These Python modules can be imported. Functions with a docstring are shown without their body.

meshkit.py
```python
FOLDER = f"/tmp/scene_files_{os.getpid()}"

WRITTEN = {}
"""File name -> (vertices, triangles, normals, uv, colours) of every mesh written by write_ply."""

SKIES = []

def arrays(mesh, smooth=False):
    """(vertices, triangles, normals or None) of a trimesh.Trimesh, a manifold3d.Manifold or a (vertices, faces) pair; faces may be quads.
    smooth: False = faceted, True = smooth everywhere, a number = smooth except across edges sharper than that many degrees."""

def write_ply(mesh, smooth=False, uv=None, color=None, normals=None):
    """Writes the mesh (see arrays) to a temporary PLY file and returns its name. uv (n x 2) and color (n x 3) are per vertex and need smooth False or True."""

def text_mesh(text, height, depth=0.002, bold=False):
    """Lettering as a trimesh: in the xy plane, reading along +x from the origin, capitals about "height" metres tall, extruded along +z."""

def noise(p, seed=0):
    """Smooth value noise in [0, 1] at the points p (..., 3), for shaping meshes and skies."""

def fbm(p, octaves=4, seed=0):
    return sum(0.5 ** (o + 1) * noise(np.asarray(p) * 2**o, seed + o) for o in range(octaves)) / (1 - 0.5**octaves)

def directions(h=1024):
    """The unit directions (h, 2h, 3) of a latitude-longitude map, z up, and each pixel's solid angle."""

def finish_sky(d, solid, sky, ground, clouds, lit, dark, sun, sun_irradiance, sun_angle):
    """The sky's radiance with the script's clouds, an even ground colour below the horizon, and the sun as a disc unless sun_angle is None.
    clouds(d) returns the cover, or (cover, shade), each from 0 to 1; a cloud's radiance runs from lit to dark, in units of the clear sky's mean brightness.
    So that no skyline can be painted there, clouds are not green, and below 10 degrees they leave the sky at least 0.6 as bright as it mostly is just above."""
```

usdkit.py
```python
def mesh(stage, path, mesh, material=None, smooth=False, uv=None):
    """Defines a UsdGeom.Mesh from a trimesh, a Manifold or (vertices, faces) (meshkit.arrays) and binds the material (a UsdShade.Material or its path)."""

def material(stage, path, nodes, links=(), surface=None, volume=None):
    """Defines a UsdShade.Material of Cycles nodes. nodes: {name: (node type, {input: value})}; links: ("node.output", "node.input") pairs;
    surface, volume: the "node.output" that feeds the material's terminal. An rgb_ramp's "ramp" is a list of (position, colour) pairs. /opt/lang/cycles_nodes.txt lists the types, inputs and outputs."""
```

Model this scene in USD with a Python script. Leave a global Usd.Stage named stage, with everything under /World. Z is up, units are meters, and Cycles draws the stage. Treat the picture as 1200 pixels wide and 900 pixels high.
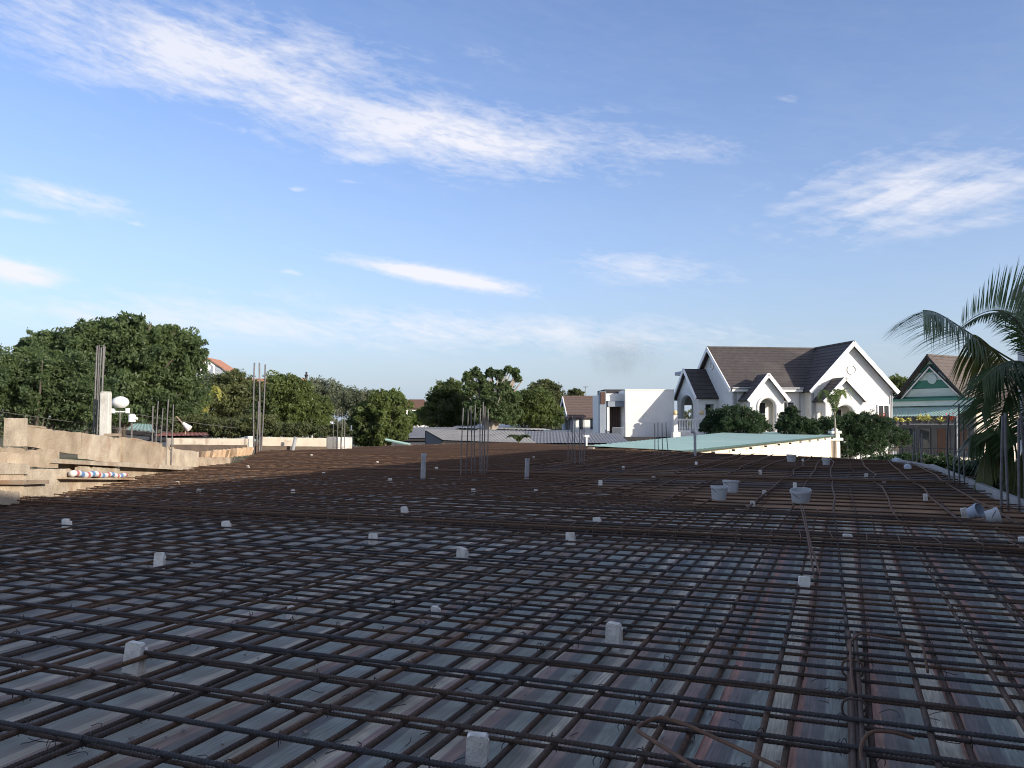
import math
import numpy as np
import trimesh
from shapely.geometry import Polygon, LineString, box as sbox
from shapely import affinity
import usdkit
import meshkit
from pxr import Usd, UsdGeom, UsdLux, UsdShade, Sdf, Gf, Vt

stage = Usd.Stage.CreateInMemory()
UsdGeom.SetStageUpAxis(stage, 'Z')
UsdGeom.SetStageMetersPerUnit(stage, 1.0)
UsdGeom.Xform.Define(stage, '/World')
UsdGeom.Scope.Define(stage, '/World/Looks')

# ------------------------------------------------------------------ camera
EYE, FPX, HOR = 0.8, 971.0, 495.0          # eye height above the deck, focal length and horizon row of a 1200 x 900 picture
PITCH = math.atan((HOR - 450.0) / FPX)
cam = UsdGeom.Camera.Define(stage, '/World/camera')
cam.CreateHorizontalApertureAttr(34.6)
cam.CreateFocalLengthAttr(34.6 * FPX / 1200.0)
cam.CreateClippingRangeAttr((0.05, 100000.0))
cam.CreateExposureAttr(0.74)
cam.AddTranslateOp().Set(Gf.Vec3d(0, 0, EYE))
cam.AddRotateXOp().Set(90.0 + math.degrees(PITCH))

# ------------------------------------------------------------------ sun and sky
SUN_EL = math.radians(17.0)
SUN_AZ = math.atan2(0.80, -0.60)           # towards the sun: right of the camera and behind it
SUN = np.array([math.sin(SUN_AZ) * math.cos(SUN_EL), math.cos(SUN_AZ) * math.cos(SUN_EL), math.sin(SUN_EL)])
SUN_INTENSITY, SKY_STRENGTH = 0.95, 0.15
sun = UsdLux.DistantLight.Define(stage, '/World/sun')
sun.CreateIntensityAttr(SUN_INTENSITY)
sun.CreateNormalizeAttr(True)
sun.CreateAngleAttr(0.53)
sun.CreateColorAttr(Gf.Vec3f(1.0, 0.92, 0.80))
_z = SUN; _x = np.cross([0, 0, 1.0], _z); _x /= np.linalg.norm(_x); _y = np.cross(_z, _x)
sun.AddTransformOp().Set(Gf.Matrix4d(*_x, 0, *_y, 0, *_z, 0, 0, 0, 0, 1))


class G_:                                   # a small node-graph writer
    def __init__(s): s.n, s.l, s.k = {}, [], 0
    def add(s, kind, out, ins=None, **val):
        s.k += 1; nm = f'{kind}_{s.k}'
        s.n[nm] = (kind, dict(val))
        for key, src in (ins or {}).items():
            if isinstance(src, str): s.l.append((src, f'{nm}.{key}'))
            else: s.n[nm][1][key] = src
        return f'{nm}.{out}'
    def math(s, op, a, b=0.0, c=None, clamp=False):
        ins = {'value1': a, 'value2': b}
        if c is not None: ins['value3'] = c
        return s.add('math', 'value', ins, math_type=op, use_clamp=clamp)


def make_sky():
    g = G_()
    d = g.add('texture_coordinate', 'generated')
    xyz = g.add('separate_xyz', 'x', {'vector': d}).rsplit('.', 1)[0]
    X, Y, Z = xyz + '.x', xyz + '.y', xyz + '.z'
    az = g.math('arctan2', X, Y)
    el = g.math('arcsine', Z)
    skyc = g.add('sky_texture', 'color', None, sky_type='single_scattering', sun_disc=False, sun_elevation=SUN_EL, sun_rotation=SUN_AZ,
                 altitude=100.0, air_density=1.0, aerosol_density=1.6, ozone_density=1.0)
    # wisp texture, stretched along the wind
    def wisp(scale, stretch, tilt, detail, dist, seed, rough=0.55):
        v = g.add('combine_xyz', 'vector', {'x': az, 'y': el, 'z': seed})
        v = g.add('vector_rotate', 'vector', {'vector': v}, rotate_type='z_axis', angle=tilt)
        v = g.add('mapping', 'vector', {'vector': v}, mapping_type='point', scale=(scale, scale * stretch, 1.0))
        return g.add('noise_texture', 'fac', {'vector': v}, dimensions='3D', type='fBM', scale=1.0, detail=detail, roughness=rough, distortion=dist)
    w1 = wisp(7.0, 3.6, 0.16, 7.0, 0.5, 3.7)
    w2 = wisp(20.0, 4.5, 0.22, 5.0, 0.3, 9.1)
    w3 = wisp(9.0, 5.0, -0.25, 6.0, 0.4, 5.3)
    w4 = wisp(46.0, 3.2, 0.12, 6.0, 0.8, 13.3, 0.62)
    tex = g.math('add', g.math('multiply', w1, 0.46), g.math('add', g.math('multiply', w2, 0.28), g.math('multiply', w4, 0.26)))
    tex3 = g.math('add', g.math('multiply', w3, 0.5), g.math('add', g.math('multiply', w2, 0.3), g.math('multiply', w4, 0.2)))
    tot = None
    # cloud banks: photo column, row, half length, half height (px), slope, strength, texture
    banks = [(230, 58, 320, 66, 0.03, 0.92, 1), (340, 110, 200, 38, 0.10, 0.90, 1), (110, 30, 200, 30, -0.06, 0.7, 1), (520, 155, 270, 52, 0.11, 1.02, 1), (760, 168, 170, 24, 0.05, 0.62, 1), (430, 180, 90, 18, 0.05, 0.75, 1), (290, 150, 90, 16, 0.1, 0.5, 1), (560, 60, 130, 26, 0.1, 0.3, 1), (680, 130, 220, 30, 0.12, 0.4, 1), (640, 70, 120, 26, 0.15, 0.25, 1),
             (1085, 222, 220, 50, -0.10, 0.86, 3), (1120, 262, 170, 14, -0.04, 0.6, 3), (990, 205, 160, 24, -0.22, 0.6, 3),
             (510, 322, 155, 12, 0.16, 1.25, 1), (760, 312, 150, 30, 0.14, 0.66, 1), (70, 228, 110, 20, 0.06, 0.9, 1), (15, 250, 80, 8, 0.03, 0.6, 1), (20, 318, 80, 18, 0.13, 1.15, 1),
             (100, 160, 45, 20, -0.3, 0.45, 1), (930, 108, 36, 10, 0.05, 0.55, 1), (345, 219, 16, 5, -0.1, 0.75, 1), (407, 210, 34, 4, 0.0, 0.55, 1), (153, 260, 16, 4, 0.1, 0.6, 1), (340, 318, 22, 4, 0.1, 0.6, 1),
             (300, 345, 200, 15, 0.02, 0.42, 1), (520, 388, 500, 30, 0.03, 0.85, 1), (170, 368, 280, 32, 0.0, 0.75, 1), (860, 395, 260, 14, 0.03, 0.42, 1), (120, 300, 40, 7, 0.1, 0.3, 1)]
    for (cx, cy, rx, ry, sl, st, tx) in banks:
        a0, e0 = math.atan((cx - 600) / FPX), math.atan((HOR - cy) / FPX * math.cos(math.atan((cx - 600) / FPX)))
        k = math.cos(a0) ** 2 / FPX
        th = -math.atan(sl)
        dx, dy = g.math('subtract', az, a0), g.math('subtract', el, e0)
        c, s_ = math.cos(th), math.sin(th)
        u = g.math('multiply_add', dx, c / (rx * k), g.math('multiply', dy, s_ / (rx * k)))
        v = g.math('multiply_add', dx, -s_ / (ry / FPX), g.math('multiply', dy, c / (ry / FPX)))
        r2 = g.math('add', g.math('multiply', u, u), g.math('multiply', v, v))
        m = g.math('multiply', g.math('exponent', g.math('multiply', r2, -1.1)), st)
        t = g.math('multiply_add', tex if tx == 1 else tex3, 2.1, -0.55)
        # the mask pulls the texture's threshold down
        q = g.math('subtract', g.math('add', t, g.math('multiply', m, 0.62)), 0.70)
        q = g.math('multiply', g.math('multiply', q, 2.3, clamp=True), g.math('minimum', m, 1.0))
        tot = q if tot is None else g.math('maximum', tot, q)
    # faint in view; beyond it, thicker cloud added to lift the fill light
    out_up = g.add('map_range', 'result', {'value': el}, range_type='smoothstep', from_min=0.46, from_max=0.75, clamp=True)
    out_side = g.add('map_range', 'result', {'value': g.math('absolute', az)}, range_type='smoothstep', from_min=0.60, from_max=0.95, clamp=True)
    thin = g.math('multiply', g.math('subtract', tex, 0.43), 3.0, clamp=True)
    thin = g.math('multiply', thin, g.math('multiply_add', g.math('maximum', out_up, out_side), 0.85, 0.07))
    cover = g.math('maximum', tot, thin)
    # pale air low down
    low = g.math('exponent', g.math('multiply', g.math('maximum', el, 0.0), -7.0))
    hz = g.math('multiply', low, 0.9)
    # the photograph's sky is a softer, more violet blue than the raw model
    soft = g.add('mix', 'color', {'color1': skyc, 'color2': SKY_TINT}, mix_type='multiply', fac=1.0)
    c1 = g.add('mix', 'color', {'color1': soft, 'color2': SKY_LOW, 'fac': hz}, mix_type='mix')
    c2 = g.add('mix', 'color', {'color1': c1, 'color2': CLOUD, 'fac': g.math('multiply', cover, 0.92, clamp=True)}, mix_type='mix')
    bg = g.add('background_shader', 'background', {'color': c2}, strength=SKY_STRENGTH)
    return usdkit.material(stage, '/World/Looks/sky_look', g.n, g.l, surface=bg)


SKY_TINT = (0.69, 0.735, 0.95)
SKY_LOW = (1.95, 2.42, 3.05)
CLOUD = (3.75, 3.75, 4.0)
dome = UsdLux.DomeLight.Define(stage, '/World/sky')
dome.CreateIntensityAttr(1.0)
dome.GetPrim().SetCustomDataByKey('label', 'blue morning sky with long thin white cloud streaks')
dome.GetPrim().SetCustomDataByKey('kind', 'structure')
UsdShade.MaterialBindingAPI.Apply(dome.GetPrim()).Bind(make_sky())

# ------------------------------------------------------------------ helpers
def P(px, py, d):
    """The point at distance d (along the view axis, on the level) seen at a pixel of the 1200 x 900 photograph."""
    return np.array([(px - 600) / FPX * d, d, EYE + (HOR - py) / FPX * d])

def G(px, py, z=0.0):
    d = FPX * (EYE - z) / (py - HOR)
    return np.array([(px - 600) / FPX * d, d, z])

NAMES = {}
def path(name, parent=None):
    base = str(parent.GetPath()) if parent is not None else '/World'
    k = (base, name); n = NAMES.get(k, 0); NAMES[k] = n + 1
    return f'{base}/{name}' + (f'_{n:03d}' if n else '')

def tag(prim, label=None, cat=None, group=None, kind=None):
    prim = prim.GetPrim() if hasattr(prim, 'GetPrim') else prim
    for k, v in (('label', label), ('category', cat), ('group', group), ('kind', kind)):
        if v: prim.SetCustomDataByKey(k, v)
    return prim

def thing(name, label=None, cat=None, loc=(0, 0, 0), rotz=0.0, group=None, kind=None):
    x = UsdGeom.Xform.Define(stage, path(name))
    x.AddTranslateOp().Set(Gf.Vec3d(*map(float, loc)))
    x.AddRotateZOp().Set(math.degrees(rotz))
    return tag(x.GetPrim(), label, cat, group, kind)

def obj(name, mesh, mat, parent=None, smooth=False, **kw):
    m = usdkit.mesh(stage, path(name, parent), mesh, mat, smooth=smooth)
    return tag(m.GetPrim(), **kw)

def put(name, proto, loc, rotz=0.0, tilt=(0, 0), scale=1.0, label=None, group=None):
    """A copy of the thing proto with its parts."""
    x = UsdGeom.Xform.Define(stage, path(name))
    x.GetPrim().GetReferences().AddInternalReference(proto.GetPath())
    x.GetPrim().SetInstanceable(True)
    x.ClearXformOpOrder()
    x.AddTranslateOp().Set(Gf.Vec3d(*map(float, loc)))
    x.AddRotateZOp().Set(math.degrees(rotz))
    if label: x.GetPrim().SetCustomDataByKey('label', label)
    if group: x.GetPrim().SetCustomDataByKey('group', group)
    return x.GetPrim()


class MB:
    def __init__(s): s.v, s.f, s.n = [], [], 0
    def add(s, v, f):
        v = np.asarray(v, float).reshape(-1, 3); f = np.asarray(f, int)
        if f.shape[1] == 4: f = np.vstack([f[:, [0, 1, 2]], f[:, [0, 2, 3]]])
        s.v.append(v); s.f.append(f + s.n); s.n += len(v); return s
    def mesh(s): return (np.vstack(s.v), np.vstack(s.f))
    def box(s, c, size, rz=0.0, bevel=0.0):
        hx, hy, hz = np.asarray(size, float) / 2
        if bevel:
            b = bevel; pts = []
            for sx in (-1, 1):
                for sy in (-1, 1):
                    for sz in (-1, 1):
                        pts += [(sx * (hx - b), sy * (hy - b), sz * hz), (sx * (hx - b), sy * hy, sz * (hz - b)), (sx * hx, sy * (hy - b), sz * (hz - b))]
            h = trimesh.convex.convex_hull(np.array(pts)); v, f = np.array(h.vertices), np.array(h.faces)
        else:
            v = np.array([(x, y, z) for x in (-hx, hx) for y in (-hy, hy) for z in (-hz, hz)])
            f = np.array([[0, 1, 3, 2], [4, 6, 7, 5], [0, 4, 5, 1], [2, 3, 7, 6], [0, 2, 6, 4], [1, 5, 7, 3]])
        c_, s_ = math.cos(rz), math.sin(rz)
        v = v @ np.array([[c_, s_, 0], [-s_, c_, 0], [0, 0, 1]]) + np.asarray(c, float)
        return s.add(v, f)
    def span(s, lo, hi, bevel=0.0):
        lo, hi = np.asarray(lo, float), np.asarray(hi, float)
        return s.box((lo + hi) / 2, np.abs(hi - lo), 0, bevel)
    def slab(s, quad, off):
        """A closed plate: the polygon of points, thickened by the vector off."""
        q = np.asarray(quad, float); n = len(q); v = np.vstack([q, q + np.asarray(off, float)])
        f = [[0, i, i + 1] for i in range(1, n - 1)] + [[n, n + i + 1, n + i] for i in range(1, n - 1)]
        for i in range(n):
            j = (i + 1) % n; f += [[i, n + i, n + j], [i, n + j, j]]
        f = np.array(f)
        a, b = q[1] - q[0], q[2] - q[0]
        if np.dot(np.cross(a, b), np.asarray(off, float)) > 0: f = f[:, ::-1]
        return s.add(v, f)
    def tube(s, pts, r, sides=8, cap=True):
        p = np.asarray(pts, float); n = len(p)
        t = np.gradient(p, axis=0); t /= np.linalg.norm(t, axis=1, keepdims=True) + 1e-12
        ref = np.where(np.abs(t[:, 2:]) < 0.9, [0, 0, 1.0], [1.0, 0, 0])
        a = np.cross(t, ref); a /= np.linalg.norm(a, axis=1, keepdims=True) + 1e-12
        for i in range(1, n):
            if np.dot(a[i], a[i - 1]) < 0: a[i] = -a[i]
        b = np.cross(t, a)
        ang = np.arange(sides) * 2 * np.pi / sides
        r = np.broadcast_to(r, (n,))
        v = p[:, None] + r[:, None, None] * (np.cos(ang)[None, :, None] * a[:, None] + np.sin(ang)[None, :, None] * b[:, None])
        i, j = np.meshgrid(np.arange(n - 1), np.arange(sides), indexing='ij'); j2 = (j + 1) % sides
        q = np.stack([i * sides + j, i * sides + j2, (i + 1) * sides + j2, (i + 1) * sides + j], -1).reshape(-1, 4)
        f = np.vstack([q[:, [0, 2, 1]], q[:, [0, 3, 2]]])
        v = v.reshape(-1, 3)
        if cap:
            v = np.vstack([v, p[0], p[-1]]); k = n * sides
            jj = np.arange(sides); j3 = (jj + 1) % sides
            f = np.vstack([f, np.stack([np.full(sides, k), jj, j3], 1), np.stack([np.full(sides, k + 1), (n - 1) * sides + j3, (n - 1) * sides + jj], 1)])
        return s.add(v, f)
    def lathe(s, prof, c=(0, 0, 0), seg=20):
        prof = np.asarray(prof, float); n = len(prof); ang = np.arange(seg) * 2 * np.pi / seg
        v = np.stack([prof[:, None, 0] * np.cos(ang), prof[:, None, 0] * np.sin(ang), np.repeat(prof[:, 1:2], seg, 1)], -1).reshape(-1, 3) + np.asarray(c, float)
        i, j = np.meshgrid(np.arange(n - 1), np.arange(seg), indexing='ij'); j2 = (j + 1) % seg
        return s.add(v, np.stack([i * seg + j, i * seg + j2, (i + 1) * seg + j2, (i + 1) * seg + j], -1).reshape(-1, 4))
    def grid(s, pts):
        pts = np.asarray(pts, float); n, m = pts.shape[:2]
        i, j = np.meshgrid(np.arange(n - 1), np.arange(m - 1), indexing='ij')
        return s.add(pts.reshape(-1, 3), np.stack([i * m + j, (i + 1) * m + j, (i + 1) * m + j + 1, i * m + j + 1], -1).reshape(-1, 4))
    def poly(s, shape, z0, z1):
        for g in getattr(shape, 'geoms', [shape]):
            if g.geom_type != 'Polygon' or g.area < 1e-5: continue
            e = trimesh.creation.extrude_polygon(g, z1 - z0, engine='earcut')
            s.add(np.array(e.vertices) + [0, 0, z0], np.array(e.faces))
        return s
    def wall(s, shape, frame):
        """A shapely polygon in (along, up) extruded by frame = (origin, along, thickness vector)."""
        o, a, th = (np.asarray(x, float) for x in frame)
        for g in getattr(shape, 'geoms', [shape]):
            e = trimesh.creation.extrude_polygon(g, 1.0, engine='earcut')
            v = np.array(e.vertices); w = o + v[:, :1] * a + v[:, 1:2] * [0, 0, 1.0] + v[:, 2:3] * th
            f = np.array(e.faces)
            if np.dot(np.cross(a, [0, 0, 1.0]), th) < 0: f = f[:, ::-1]
            s.add(w, f)
        return s


# ------------------------------------------------------------------ materials
LOOK = {}
def look(name, c1, c2=None, scale=6.0, rough=0.7, rough2=None, bump=0.0, bscale=40.0, spot=None, spec=0.4, vary=0.0, coord='position', metal=0.0, stretch=(1, 1, 1), detail=5.0, sscale=1.3, slo=0.52, shi=0.68):
    """Two tones mixed by noise, an optional third tone in patches (dirt, rust), object-to-object variation and a fine bump."""
    if name in LOOK: return LOOK[name]
    g = G_()
    v = g.add('geometry', 'position') if coord == 'position' else g.add('texture_coordinate', 'object')
    v = g.add('mapping', 'vector', {'vector': v}, mapping_type='point', scale=stretch)
    n = g.add('noise_texture', 'fac', {'vector': v}, scale=scale, detail=detail, roughness=0.6)
    f = g.add('map_range', 'result', {'value': n}, from_min=0.32, from_max=0.68, clamp=True)
    col = g.add('mix', 'color', {'color1': c1, 'color2': c2 or c1, 'fac': f}, mix_type='mix')
    if spot:
        n2 = g.add('noise_texture', 'fac', {'vector': v}, scale=sscale, detail=6.0, roughness=0.65)
        f2 = g.add('map_range', 'result', {'value': n2}, from_min=slo, from_max=shi, clamp=True)
        col = g.add('mix', 'color', {'color1': col, 'color2': spot, 'fac': f2}, mix_type='mix')
    if vary:
        r = g.add('object_info', 'random')
        val = g.add('map_range', 'result', {'value': r}, from_min=0.0, from_max=1.0, to_min=1.0 - vary, to_max=1.0 + vary)
        col = g.add('hsv', 'color', {'color': col, 'value': val})
    ins = {'base_color': col}
    if rough2 is not None:
        ins['roughness'] = g.add('map_range', 'result', {'value': n}, from_min=0.3, from_max=0.7, to_min=rough, to_max=rough2, clamp=True)
    if bump:
        nb = g.add('noise_texture', 'fac', {'vector': v}, scale=bscale, detail=4.0)
        ins['normal'] = g.add('bump', 'normal', {'height': nb}, strength=bump, distance=0.02)
    p = g.add('principled_bsdf', 'BSDF', ins, **({} if rough2 is not None else {'roughness': rough}), specular_ior_level=spec, metallic=metal)
    LOOK[name] = usdkit.material(stage, f'/World/Looks/{name}', g.n, g.l, surface=p)
    return LOOK[name]

def leaf_look(name, dark, light, trans=0.3, rough=0.45, pale=None):
    if name in LOOK: return LOOK[name]
    g = G_()
    r = g.add('geometry', 'random_per_island')
    pos = g.add('geometry', 'position')
    n = g.add('noise_texture', 'fac', {'vector': pos}, scale=0.55, detail=3.0)
    f = g.math('add', g.math('multiply', r, 0.55), g.math('multiply', g.add('map_range', 'result', {'value': n}, from_min=0.35, from_max=0.65, clamp=True), 0.45))
    ramp = [(0.0, dark), (0.75, light), (1.0, pale or light)]
    col = g.add('rgb_ramp', 'color', {'fac': f}, ramp=ramp)
    p = g.add('principled_bsdf', 'BSDF', {'base_color': col}, roughness=rough, specular_ior_level=0.35)
    t = g.add('translucent_bsdf', 'BSDF', {'color': g.add('hsv', 'color', {'color': col}, value=1.3, saturation=1.1)})
    m = g.add('mix_closure', 'closure', {'closure1': p, 'closure2': t}, fac=trans)
    LOOK[name] = usdkit.material(stage, f'/World/Looks/{name}', g.n, g.l, surface=m)
    return LOOK[name]

def steel_look(name, steel, rust, rust_lo, rust_hi, rough=0.5):
    g = G_()
    pos = g.add('geometry', 'position')
    r = g.add('object_info', 'random')
    off = g.add('combine_xyz', 'vector', {'x': g.math('multiply', r, 37.0), 'y': g.math('multiply', r, 11.0), 'z': 0.0})
    v = g.add('vector_math', 'vector', {'vector1': pos, 'vector2': off}, math_type='add')
    n = g.add('noise_texture', 'fac', {'vector': v}, scale=1.4, detail=6.0, roughness=0.7)
    n = g.math('add', n, g.math('multiply', g.math('subtract', r, 0.5), 0.30))
    bb = g.add('vector_math', 'value', {'vector1': pos, 'vector2': (0.3687, 0.9295, 0.0)}, math_type='dot_product')
    n = g.math('add', n, g.add('map_range', 'result', {'value': bb}, from_min=4.0, from_max=9.0, to_min=0.0, to_max=0.26, clamp=True))
    f = g.add('map_range', 'result', {'value': n}, from_min=rust_lo, from_max=rust_hi, clamp=True)
    fine = g.add('noise_texture', 'fac', {'vector': pos}, scale=160.0, detail=3.0)
    c = g.add('mix', 'color', {'color1': steel, 'color2': rust, 'fac': f}, mix_type='mix')
    c = g.add('hsv', 'color', {'color': c, 'value': g.add('map_range', 'result', {'value': fine}, from_min=0.3, from_max=0.7, to_min=0.65, to_max=1.35)})
    ro = g.add('map_range', 'result', {'value': f}, from_min=0.0, from_max=1.0, to_min=rough, to_max=0.85)
    p = g.add('principled_bsdf', 'BSDF', {'base_color': c, 'roughness': ro}, specular_ior_level=0.16)
    return usdkit.material(stage, f'/World/Looks/{name}', g.n, g.l, surface=p)

TH = math.atan2(385.0, FPX)                # the slab's long bars run this far right of the view axis
U = np.array([math.sin(TH), math.cos(TH), 0.0])   # along the long bars, away from the camera
V = np.array([math.cos(TH), -math.sin(TH), 0.0])  # along the cross bars, to the right
def AB(a, b, z=0.0): return a * V + b * U + np.array([0, 0, z])
def to_ab(p): return np.array([np.dot(p[:2], V[:2]), np.dot(p[:2], U[:2])])

M_UPA = steel_look('steel_blue', (0.050, 0.047, 0.046), (0.105, 0.062, 0.040), 0.46, 0.80, 0.55)
M_UPB = steel_look('steel_rusty', (0.070, 0.052, 0.042), (0.135, 0.080, 0.050), 0.38, 0.74, 0.65)
M_LOA = steel_look('steel_brown', (0.065, 0.052, 0.044), (0.135, 0.083, 0.052), 0.36, 0.74, 0.65)
M_RUST = look('fresh_rust', (0.17, 0.088, 0.048), (0.10, 0.056, 0.036), scale=30, rough=0.8, bump=0.3, bscale=200)
M_START = look('starter_steel', (0.17, 0.16, 0.155), (0.10, 0.09, 0.085), scale=18, rough=0.55, spec=0.5, vary=0.2, metal=0.2)
M_WIRE = look('tie_wire_steel', (0.02, 0.02, 0.022), (0.05, 0.035, 0.03), scale=50, rough=0.5)
# ------------------------------------------------------------------ the ground and the slab's formwork
GZ = -2.2
mb = MB()
n = 60
gx = np.concatenate([-np.geomspace(2500, 3, n)[:-1], np.linspace(-3, 3, 5), np.geomspace(3, 2500, n)[1:]])
gxx, gyy = np.meshgrid(gx, gx, indexing='ij')
gz = GZ + 0.10 * (meshkit.fbm(np.stack([gxx * 0.11, gyy * 0.11, 0 * gxx], -1), 4, 3) - 0.5) * (np.hypot(gxx, gyy) < 400) - 0.06
mb.grid(np.stack([gxx, gyy, gz], -1))
M_GROUND = look('earth_grass', (0.075, 0.085, 0.035), (0.16, 0.125, 0.085), scale=0.35, rough=0.95, bump=0.5, bscale=9, spot=(0.05, 0.075, 0.025), sscale=0.12, spec=0.1)
obj('ground', mb.mesh(), M_GROUND, label='earth and rough grass around the building site', kind='structure')

def ab(px, py): return tuple(to_ab(G(px, py)))
FAR = [ab(270, 546), ab(300, 531), ab(415, 526), ab(545, 521), ab(600, 520), ab(760, 529), ab(935, 536), ab(1035, 541), ab(1049, 541)]
RIGHT = [ab(1090, 549), ab(1190, 593)]
_r0, _r1 = np.array(RIGHT[0]), np.array(RIGHT[1])
_rn = _r1 + (_r1 - _r0) / np.linalg.norm(_r1 - _r0) * 9.0
DECK = Polygon([to_ab((-6.5, -3.0)), to_ab((-6.6, 4.0)), to_ab((-5.0, 7.6)), to_ab((-5.6, 12.0)), *FAR, *RIGHT, tuple(_rn), to_ab((1.5, -3.0))]).buffer(0)
deck = thing('formwork_deck', 'plywood formwork deck under the reinforcement of the roof slab', None, (0, 0, 0), -TH, kind='structure')
rng = np.random.default_rng(5)
M_PLY = look('shuttering_ply', (0.27, 0.155, 0.08), (0.14, 0.085, 0.05), scale=2.2, rough=0.8, bump=0.25, bscale=30, spot=(0.26, 0.15, 0.08), sscale=0.9, slo=0.56, shi=0.72, vary=0.4, spec=0.1)
M_PLY2 = look('film_faced_ply', (0.10, 0.075, 0.058), (0.055, 0.045, 0.040), scale=2.6, rough=0.6, bump=0.2, bscale=30, spot=(0.17, 0.10, 0.055), sscale=1.1, vary=0.4, spec=0.12)
M_PLY3 = look('pale_ply', (0.32, 0.20, 0.115), (0.19, 0.12, 0.07), scale=2.0, rough=0.85, bump=0.25, bscale=30, vary=0.3, spec=0.1)
x0, y0, x1, y1 = DECK.bounds
row = 0
yb = y0
while yb < y1:
    xa = x0 - (row % 2) * 1.22
    while xa < x1:
        q = sbox(xa + 0.003, yb + 0.003, xa + 2.437, yb + 1.217).intersection(DECK)
        if q.area > 0.05:
            top = -0.014 + rng.uniform(-0.003, 0.003)
            m = MB().poly(q, top - 0.018, top)
            r = rng.random()
            obj('plywood_sheet', m.mesh(), M_PLY if r < 0.55 else (M_PLY2 if r < 0.85 else M_PLY3), deck)
        xa += 2.44
    yb += 1.22; row += 1
# joists and the fascia that carries the deck
mb = MB().poly(DECK.buffer(-0.15).difference(DECK.buffer(-0.19)), -0.30, -0.036)
for k in range(int(x0), int(x1)):
    q = sbox(k, y0, k + 0.08, y1).intersection(DECK.buffer(-0.2))
    mb.poly(q, -0.16, -0.037)
M_TIMBER = look('raw_timber', (0.34, 0.26, 0.18), (0.25, 0.185, 0.125), scale=5, rough=0.85, bump=0.3, bscale=60, spot=(0.29, 0.16, 0.085), sscale=1.6, vary=0.22, stretch=(1, 1, 3))
obj('joists', mb.mesh(), M_TIMBER, deck)
# walls of the storey below
mb = MB().poly(DECK.buffer(-0.6).difference(DECK.buffer(-0.8)), GZ - 0.2, -0.31)
M_CEM = look('cement_render', (0.30, 0.28, 0.25), (0.22, 0.205, 0.19), scale=1.5, rough=0.9, bump=0.3, bscale=25, spot=(0.15, 0.14, 0.12), sscale=0.6)
obj('storey_wall', mb.mesh(), M_CEM, deck)

# edge boards round the slab
def edge_board(name, p0, p1, h, t, mat, label, z0=-0.04, cat='board'):
    p0, p1 = np.asarray(p0, float), np.asarray(p1, float)
    dirv = (p1 - p0); L = np.linalg.norm(dirv); dirv /= L
    nseg = max(2, int(L / 0.6)); nrm = np.array([-dirv[1], dirv[0], 0])
    ts = np.linspace(0, 1, nseg); mb = MB()
    wob = 0.012 * (meshkit.noise(np.stack([ts * L * 0.8, 0 * ts, 0 * ts + h], -1), 4) - 0.5)
    c = p0 + ts[:, None] * (p1 - p0) + wob[:, None] * nrm
    prof = [(-t / 2, 0), (t / 2, 0), (t / 2, h - 0.004), (t / 2 - 0.004, h), (-t / 2 + 0.004, h), (-t / 2, h - 0.004)]
    rings = np.stack([c + u * nrm + np.array([0, 0, z0 + v]) for u, v in prof] + [c + prof[0][0] * nrm + np.array([0, 0, z0])], 1)
    mb.grid(rings[:, ::-1])
    mb.slab(rings[0, :6], -dirv * 0.001).slab(rings[-1, :6], dirv * 0.001)
    return obj(name, mb.mesh(), mat, label=label, cat=cat)

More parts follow.
